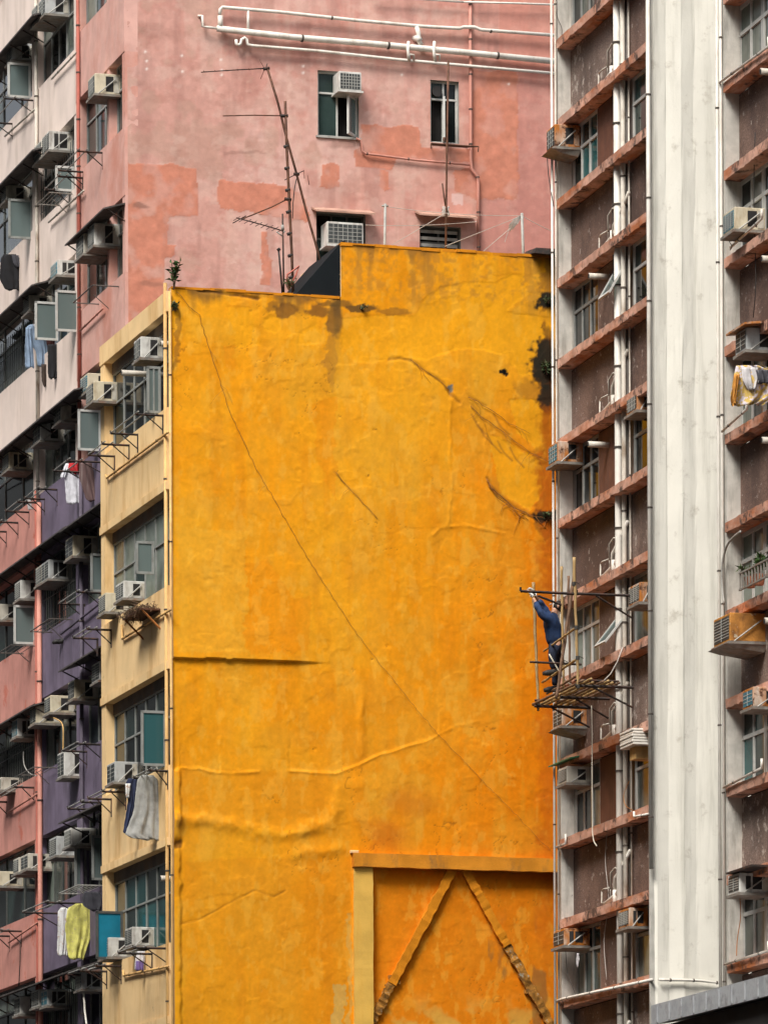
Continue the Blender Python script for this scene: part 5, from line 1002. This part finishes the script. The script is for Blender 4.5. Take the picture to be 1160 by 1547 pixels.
root('branching dry roots fanning to the right edge of the yellow wall', [(710, 612), (724, 628), (744, 641), (772, 662), (800, 683), (830, 698)], .006, .003, 2, 6)
root('second thin dry root above the fanning ones', [(708, 600), (722, 607), (745, 622), (770, 640), (800, 655)], .006, .003, 3, 3)
root('dark curved root bundle low on the right edge', [(735, 724), (741, 736), (756, 750), (776, 766), (800, 778), (834, 786)], .008, .006, 4, 6)
root('finer strand of the curved root bundle', [(738, 733), (752, 752), (774, 771), (798, 786)], .006, .004, 5, 2)
root('short faint root in the middle of the yellow wall', [(507, 713), (522, 731), (545, 756), (570, 784)], .005, .003, 6, 1)
root('broken root in the scar beside the grey hole', [(620, 544), (636, 556), (652, 566), (668, 578), (678, 590)], .005, .004, 7, 2)
# ------------------------------------------------------------------ antennas and roof posts
def ant(label, parts, d=-1.0, name='antenna', cat='antenna'):
    base = parts[0][1][-1]; bx, bz = YW.hit(base[0], base[1], d); M = YW.M @ T(bx, -d, bz); t = thing(name, label, cat, M)
    for nm, pts, r, m in parts:
        P = []
        for p in pts:
            dd = d - (p[2] if len(p) > 2 else 0); x, z = YW.hit(p[0], p[1], dd); P.append((x - bx, -dd + d, z - bz))
        put(nm, MB().tube(P, r, 7), m, M, t, True)
    return t
rr = random.Random(4)
A = [('mast', [(431, 153), (433, 215), (437, 300), (441, 385), (443, 445)], .026, 'iron_rust'), ('boom', [(337, 175), (385, 174), (432, 175)], .011, 'iron_rust'), ('clamp', [(424, 175), (435, 175)], .03, 'iron_dark'), ('boom', [(438, 299), (410, 313), (366, 331)], .012, 'iron_rust'), ('clamp', [(430, 300), (440, 302)], .03, 'iron_dark'), ('boom', [(357, 329), (380, 335), (405, 342), (428, 349)], .011, 'iron_dark')]
for k in range(9): f = k / 8; x_, y_ = 358 + 66 * f, 330 + 18 * f; A.append(('element', [(x_ - 5, y_ + 3, -.2), (x_ + 5, y_ - 3, .2)], .006, 'iron_dark'))
A += [('element', [(352, 337), (372, 326)], .009, 'iron_dark'), ('reflector', [(418, 350), (426, 356), (430, 349)], .014, 'galv')]
for k in range(7): A.append(('tie', [(432 + k * 1.3 - 3, 222 + k * 33), (432 + k * 1.3 + 3.5, 220 + k * 33)], .03, 'wire_dark'))
ant('tall rusty antenna mast with long booms on the yellow roof', A)
A = [('pole', [(404, 103), (420, 155), (434, 212), (448, 262), (463, 320), (478, 372), (490, 420)], .022, 'iron_rust'), ('boom', [(304, 109), (350, 106), (404, 103)], .010, 'iron_dark'), ('clamp', [(398, 104), (407, 103)], .03, 'iron_dark'), ('element', [(392, 90), (400, 104), (394, 119)], .006, 'iron_rust'), ('element', [(404, 96), (401, 106)], .009, 'iron_dark'), ('clamp', [(444, 263), (452, 263)], .03, 'iron_dark'), ('element', [(430, 272), (448, 263), (459, 258)], .008, 'iron_dark'), ('cable', [(448, 270), (445, 285), (443, 305), (442, 330)], .009, 'wire_dark'), ('element', [(459, 257), (460, 270)], .006, 'iron_rust'), ('element', [(465, 265), (467, 279)], .006, 'iron_rust')]
for k in range(6): f = k / 5; A.append(('element', [(308 + 85 * f, 107 - 4 * f, -.12), (309 + 85 * f, 109 - 4 * f, .12)], .006, 'iron_rust'))
ant('leaning rusty antenna pole crossing the tall mast', A, -1.3)
ant('short dark post beside the tall antenna mast', [('mast', [(427, 323), (428, 380), (429, 445)], .016, 'iron_dark'), ('insulator', [(427, 340), (427.3, 348)], .028, 'galv')], -.9, 'post', 'post')
ant('stubby leaning iron post by the black stair cover', [('mast', [(421, 377), (424, 410), (427, 445)], .018, 'iron_dark'), ('knob', [(420, 375), (422.5, 379)], .032, 'iron_dark')], -.8, 'post', 'post')
ant('small red iron frame by the black stair cover', [('frame', [(434, 428), (434, 415), (452, 402), (447, 416), (436, 436)], .018, 'pipe_red')], -.5, 'post', 'post')
A = [('mast', [(677, 90), (675.5, 200), (674, 300), (673, 390)], .02, 'iron_rust'), ('cross_bar', [(668, 277), (671, 300), (673, 312)], .014, 'iron_rust')]
for k in range(16): A.append(('tangle', [(673 + rr.uniform(-6, 6), 318 + rr.uniform(-8, 8)), (673 + rr.uniform(-7, 7), 320 + rr.uniform(-8, 8)), (673 + rr.uniform(-5, 5), 322 + rr.uniform(-6, 6))], .008, 'wire'))
ant('slender rusty mast with tangled wire in front of the pink windows', A, -1.0)
ant('grey roof post below the pink side windows', [('post', [(582, 308), (581, 372), (581, 385)], .024, 'galv'), ('cap', [(577, 311), (586, 311)], .018, 'galv')], -.6, 'post', 'post')
A = [('post', [(788, 322), (790, 380), (790.5, 395)], .026, 'galv')]
for k in range(16): A.append(('coil', [(788, 325), (779 + rr.uniform(-4, 4), 334 + rr.uniform(-4, 4)), (771 + rr.uniform(-3, 4), 345 + rr.uniform(-6, 5))], .007, 'wire'))
ant('grey roof post with a coil of pale rope', A, -.6, 'post', 'post')
for i, (a_, b_, sag, lb) in enumerate((((582, 312), (788, 326), 4, 'from grey post to rope post'), ((673, 322), (562, 388), 0, 'from mast down to the left parapet'), ((788, 326), (672, 372), 0, 'from rope post down to the mast foot'), ((788, 330), (720, 388), 0, 'from rope post to the parapet'), ((788, 326), (835, 350), 1, 'from rope post to the tower'), ((552, 340), (720, 335), 3, 'across the pink wall awnings'), ((770, 342), (762, 366), 0, 'dangling from the rope coil'))):
    P = []
    for k in range(9):
        f = k / 8; x, z = YW.hit(a_[0] + (b_[0] - a_[0]) * f, a_[1] + (b_[1] - a_[1]) * f + sag * 4 * f * (1 - f), -.6); P.append(Vector((x, .6, z)))
    tag(put('guy_wire', MB().tube([p - P[-1] for p in P], .006, 5), 'wire', YW.M @ T(*P[-1])), 'thin pale wire strung ' + lb, 'wire')
# dark flap at the right end of the parapet
xa, z = YW.hit(806, 372, .2); put('roof_flap', MB().hexa([(xa, -.22, z - .12), (xa + .6, -.22, z - .14), (xa + .6, .4, z - .05), (xa, .4, z - .03), (xa + .05, -.2, z - .02), (xa + .6, -.2, z - .02), (xa + .6, .4, z + .04), (xa + .05, .4, z + .04)]), 'iron_dark', YW.M, yb)
# grey canopy at the foot of the near wing
x0, z = RS.hit(983, 1519, 1.35); x1 = RS.hit(1185, 1490, 1.35)[0]
M = RS.M @ T(0, 0, 0); t = thing('canopy', 'grey weathered flat canopy roof at the foot of the white wall', 'canopy', M @ T(x0, 0, z)); t_M = M
put('deck', MB().hexa([(x0, -1.35, z - .30), (x1, -1.35, z - .30), (x1, .0, z - .10), (x0, .0, z - .10), (x0, -1.35, z), (x1, -1.35, z), (x1, .0, z + .1), (x0, .0, z + .1)]), 'grey_roofing', M, t)
put('shutter_box', MB().box(x0 + .2, x1, -1.2, 0, z - 1.6, z - .31), 'dark_recess', M, t)
for k in range(int((x1 - x0) / .6)): put('seam', MB().box(x0 + .3 + k * .6, x0 + .34 + k * .6, -1.37, -1.34, z - .28, z - .03), 'grey_roofing', M, t)
# ------------------------------------------------------------------ bamboo scaffold on the tower
ZP = (RF.hit(955, 1041)[1] + RF.hit(888, 1068)[1]) / 2; XN, XF = RF.hit(955, 1041)[0], RF.hit(890, 1068)[0]; XM = XF + (XN - XF) * .45; ZU = (RF.hit(954, 904)[1] + RF.hit(872, 940)[1]) / 2
def ZY(px, py, x): return RF.side(px, py, x)
sc = thing('bamboo_scaffold', 'bamboo and steel bracket scaffold clinging to the tower', 'scaffold', RF.M @ T(XN, 0, ZP)); SM = RF.M
def bam(nm, a, b, r=.026, m='bamboo'):
    a, b = Vector(a), Vector(b); L_ = (b - a).length; n = max(3, int(L_ / .09)); P, R = [], []
    for i in range(n + 1):
        f = i / n; P.append(a.lerp(b, f) + Vector((.004 * math.sin(i * 1.3), .004 * math.cos(i), 0))); R.append(r * (1.14 if i % 3 == 0 else .97) * (1.08 - .16 * f))
    return put(nm, MB().tube(P, R, 9), m, SM, sc, True)
def ss(px, py, x): y, z = RF.side(px, py, x); return (x, y, z)
for x, tip in ((XN, (873, 1036)), (XM, (850, 1049)), (XF, (811, 1063))):
    y, z = RF.side(*tip, x); put('bracket', MB().bar((x, .02, ZP), (x, y - .05, ZP), .04).bar((x, 0, ZP - .32), (x, y * .72, ZP - .02), .028), 'iron_dark', SM, sc)
yo = RF.side(873, 1036, XN)[0]
put('long_bar', MB().bar(ss(786, 893, XN), ss(873, 897.5, XN), .036).bar(ss(786, 887, XN), ss(786, 893, XN), .03).bar(ss(812, 900, XN), ss(848, 914, XN), .03), 'iron_dark', SM, sc)
put('long_bar', MB().bar(ss(800, 1000, XM), ss(878, 1004, XM), .03), 'iron_dark', SM, sc)
for x, tx_ in ((XN, 871),):
    y, z = RF.side(tx_, 897, x); put('bracket', MB().bar((x, .02, ZU), (x, y, ZU), .036).bar((x, 0, ZU - .36), (x, y * .66, ZU - .02), .026).bar((x, y, ZU), (x, y, ZU + .06), .03), 'iron_dark', SM, sc)
for k in range(7):
    y = yo * (1.0 - .125 * k); bam('plank_pole', (XF - .25 + random.uniform(-.15, .15), y, ZP + .05 + random.uniform(-.01, .02)), (XN + .2 + random.uniform(-.15, .25), y + random.uniform(-.03, .03), ZP + .055), .022, 'bamboo' if k % 3 else 'bamboo_old')
for x in (XF + .05, XM + .1, XN): put('cross_tie', MB().bar((x, yo * 1.05, ZP + .09), (x, yo * .25, ZP + .09), .03), 'iron_dark', SM, sc)
bam('standard', ss(805, 880, XF - .1), ss(813, 1074, XF - .1), .024); bam('standard', ss(847.5, 856, XM), ss(851, 1046, XM), .021); bam('standard', ss(866.5, 842, XN), ss(873, 1042, XN), .024)
bam('standard', ss(858, 870, XM - .3), ss(861, 1050, XM - .3), .019, 'bamboo_old'); bam('rail', ss(873, 1020, XN), ss(826, 1048, XF - .1), .018, 'bamboo_old')
bam('raker', ss(867, 868, XM + .25), ss(840, 1056, XM + .25), .027, 'bamboo_old')
yR_ = RF.side(869, 950, XN)[0]
bam('rail', ss(869, 949, XN), ss(821, 984, XF - .2), .018); bam('rail', ss(871, 996, XN), ss(819, 1031, XF - .25), .02)
for px, py, x in ((866.5, 882, XN), (870, 948, XN), (872, 994, XN), (849, 1000, XM), (851, 1044, XM), (806, 895, XF - .1), (812, 1064, XF - .1), (873, 1037, XN)):
    p = Vector(ss(px, py, x)); put('lashing', MB().tube([p - Vector((0, 0, .03)), p + Vector((0, 0, .03))], .033, 9), 'tie', SM, sc); put('lashing_end', MB().tube([p, p + Vector((.02, .04, .02)), p + Vector((.03, .09, -.01))], .006, 4), 'tie', SM, sc)
put('rope', MB().tube([ss(829, 988, XM), ss(836, 1000, XM), ss(846, 1018, XM), ss(856, 1030, XM), ss(868, 1040, XM)], .012, 6), 'rope', SM, sc, True)
put('rope', MB().tube([ss(940, 978, XN), ss(932, 1000, XN), ss(922, 1018, XN), ss(908, 1032, XN)], .010, 6), 'wire', SM, sc, True)
# ------------------------------------------------------------------ the worker
XP = XF + (XM - XF) * .35
def J(zx, zy, dx=0): return Vector(ss(770 + zx / 5.043, 860 + zy / 5.043, XP)) + Vector((dx, 0, 0))
pel, ch, nk, hd = J(345, 565), J(322, 420), J(338, 335), J(350, 290)
def skinmesh(name, verts, edges, rad, m, parent, rootv=0, sub=2):
    b = verts[rootv]; me = bpy.data.meshes.new(name); me.from_pydata([tuple(v - b) for v in verts], edges, []); me.materials.append(MATS[m])
    o = put(name, me, m, SM @ T(*b), parent); md = o.modifiers.new('skin', 'SKIN'); md.use_smooth_shade = True
    for i, v in enumerate(me.skin_vertices[0].data): v.radius = rad[i] if isinstance(rad[i], tuple) else (rad[i], rad[i]); v.use_root = (i == rootv)
    if sub: s_ = o.modifiers.new('sub', 'SUBSURF'); s_.levels = sub; s_.render_levels = sub
    return o
sL, eL, hL = J(280, 385, .18), J(222, 372, .2), J(166, 222, .08)          # near arm
sR, eR, hR = J(312, 345, -.17), J(262, 268, -.16), J(202, 192, -.06)      # far arm
k1, f1 = J(305, 650, .12), J(322, 790, .1); k2, f2 = J(368, 740, -.1), J(356, 905, -.1)
wk = thing('person', 'worker in navy jacket and dark trousers reaching up on the bamboo scaffold', 'person', SM @ T(*f2))
V = [pel, J(335, 500), ch, nk, hd, sL, eL, hL, sR, eR, hR, J(350, 580, .1), k1, f1, J(352, 580, -.1), k2, f2]
ED = [(0, 1), (1, 2), (2, 3), (3, 4), (2, 5), (5, 6), (6, 7), (2, 8), (8, 9), (9, 10), (0, 11), (11, 12), (12, 13), (0, 14), (14, 15), (15, 16)]
bd = skinmesh('body', V, ED, [.07, .07, .10, .05, .085, .055, .04, .028, .055, .04, .028, .08, .055, .035, .08, .055, .035], 'skin', wk)
jk = skinmesh('jacket', [J(346, 590), J(335, 490), ch, J(332, 365), sL, eL, eL.lerp(hL, .78), sR, eR, eR.lerp(hR, .6)], [(0, 1), (1, 2), (2, 3), (2, 4), (4, 5), (5, 6), (2, 7), (7, 8), (8, 9)], [(.165, .165), (.155, .15), (.19, .16), .09, .085, .068, .05, .085, .066, .055], 'jacket_cloth', wk, 2)
ctx = bpy.data.textures.new('creases', 'CLOUDS'); ctx.noise_scale = .07; md_ = jk.modifiers.new('creases', 'DISPLACE'); md_.texture = ctx; md_.strength = .035; md_.texture_coords = 'LOCAL'
skinmesh('trousers', [pel, V[11], k1, f1.lerp(k1, .1), V[14], k2, f2.lerp(k2, .1), J(343, 535)], [(0, 1), (1, 2), (2, 3), (0, 4), (4, 5), (5, 6), (0, 7)], [.16, .115, .085, .06, .115, .085, .06, .15], 'trouser_cloth', wk)
for f in (f1, f2): put('boot', MB().tube([f + Vector((0, .06, .02)), f + Vector((0, 0, .0)), f + Vector((0, -.12, -.02)), f + Vector((0, -.19, -.03))], [.045, .055, .05, .03], 10), 'boot', SM, wk, True)
for h, e in ((hL, eL), (hR, eR)):
    d = (h - e).normalized(); sd = Vector((1, 0, 0)); vs = [h, h + d * .055]; ed = [(0, 1)]; ra = [.028, .034]
    for k in range(4):
        o_ = sd * (.03 - .02 * k); vs += [h + d * .10 + o_, h + d * (.145 - .006 * abs(k - 1)) + o_ + Vector((0, -.03, .0)), h + d * .13 + o_ + Vector((0, -.065, 0))]; q = len(vs); ed += [(1, q - 3), (q - 3, q - 2), (q - 2, q - 1)]; ra += [.012, .011, .009]
    vs += [h + d * .05 + Vector((.045, -.02, 0)), h + d * .085 + Vector((.055, -.05, 0))]; q = len(vs); ed += [(0, q - 2), (q - 2, q - 1)]; ra += [.013, .010]
    skinmesh('glove', vs, ed, ra, 'glove_cloth', wk, 0, 1)
up = (hd - nk).normalized(); fwd = Vector((0, -1, .5)).normalized()
put('hair', MB().tube([hd - up * .03 - fwd * .05, hd + up * .02 - fwd * .05, hd + up * .07 - fwd * .03, hd + up * .115 - fwd * .01], [.075, .098, .088, .03], 14), 'hair', SM, wk, True)
put('nose', MB().tube([hd + fwd * .085 + up * .02, hd + fwd * .115 - up * .015], [.01, .016], 8), 'skin', SM, wk, True)
for s_ in (-1, 1):
    put('eye', MB().tube([hd + fwd * .08 + up * .025 + Vector((.03 * s_, 0, 0)), hd + fwd * .092 + up * .025 + Vector((.03 * s_, 0, 0))], .009, 8), 'hair', SM, wk); put('ear', MB().tube([hd + Vector((.085 * s_, .01, -.025)), hd + Vector((.092 * s_, .015, .025))], [.014, .02], 8), 'skin', SM, wk, True)
put('mouth', MB().tube([hd + fwd * .088 - up * .045 + Vector((-.025, 0, 0)), hd + fwd * .088 - up * .045 + Vector((.025, 0, 0))], .006, 6), 'c_maroon', SM, wk)
put('harness', MB().tube([nk + Vector((.06, .1, -.02)), ch + Vector((.05, .14, 0)), pel + Vector((.05, .13, .1))], .02, 6), 'rope', SM, wk, True)
# ------------------------------------------------------------------ unseen rows added along the street to shade the fronts and mirror in the glass
for nm_, FR, bx_, lab in (('shade_block', YF, (-230, 100, -40, -27, 46), 'grey concrete tenement row across the street'), ('shade_block', RS, (13, 80, 1, 14, 30), 'grey concrete tenement row on the near side of the street')):
    x0, x1, y0, y1, hh = bx_; M = FR.M @ T(x0, y0, 0); ob = thing(nm_, lab, 'building', M)
    put('wall', MB().box(0, x1 - x0, 0, y1 - y0, 0, hh), 'grey_plaster', M, ob); yy = (y1 - y0) if y0 < 0 else -.5
    for k in range(16 if hh > 40 else 10): put('ledge', MB().box(0, x1 - x0, yy, yy + .5, 2.5 + 2.6 * k, 3.4 + 2.6 * k), 'concrete', M, ob)
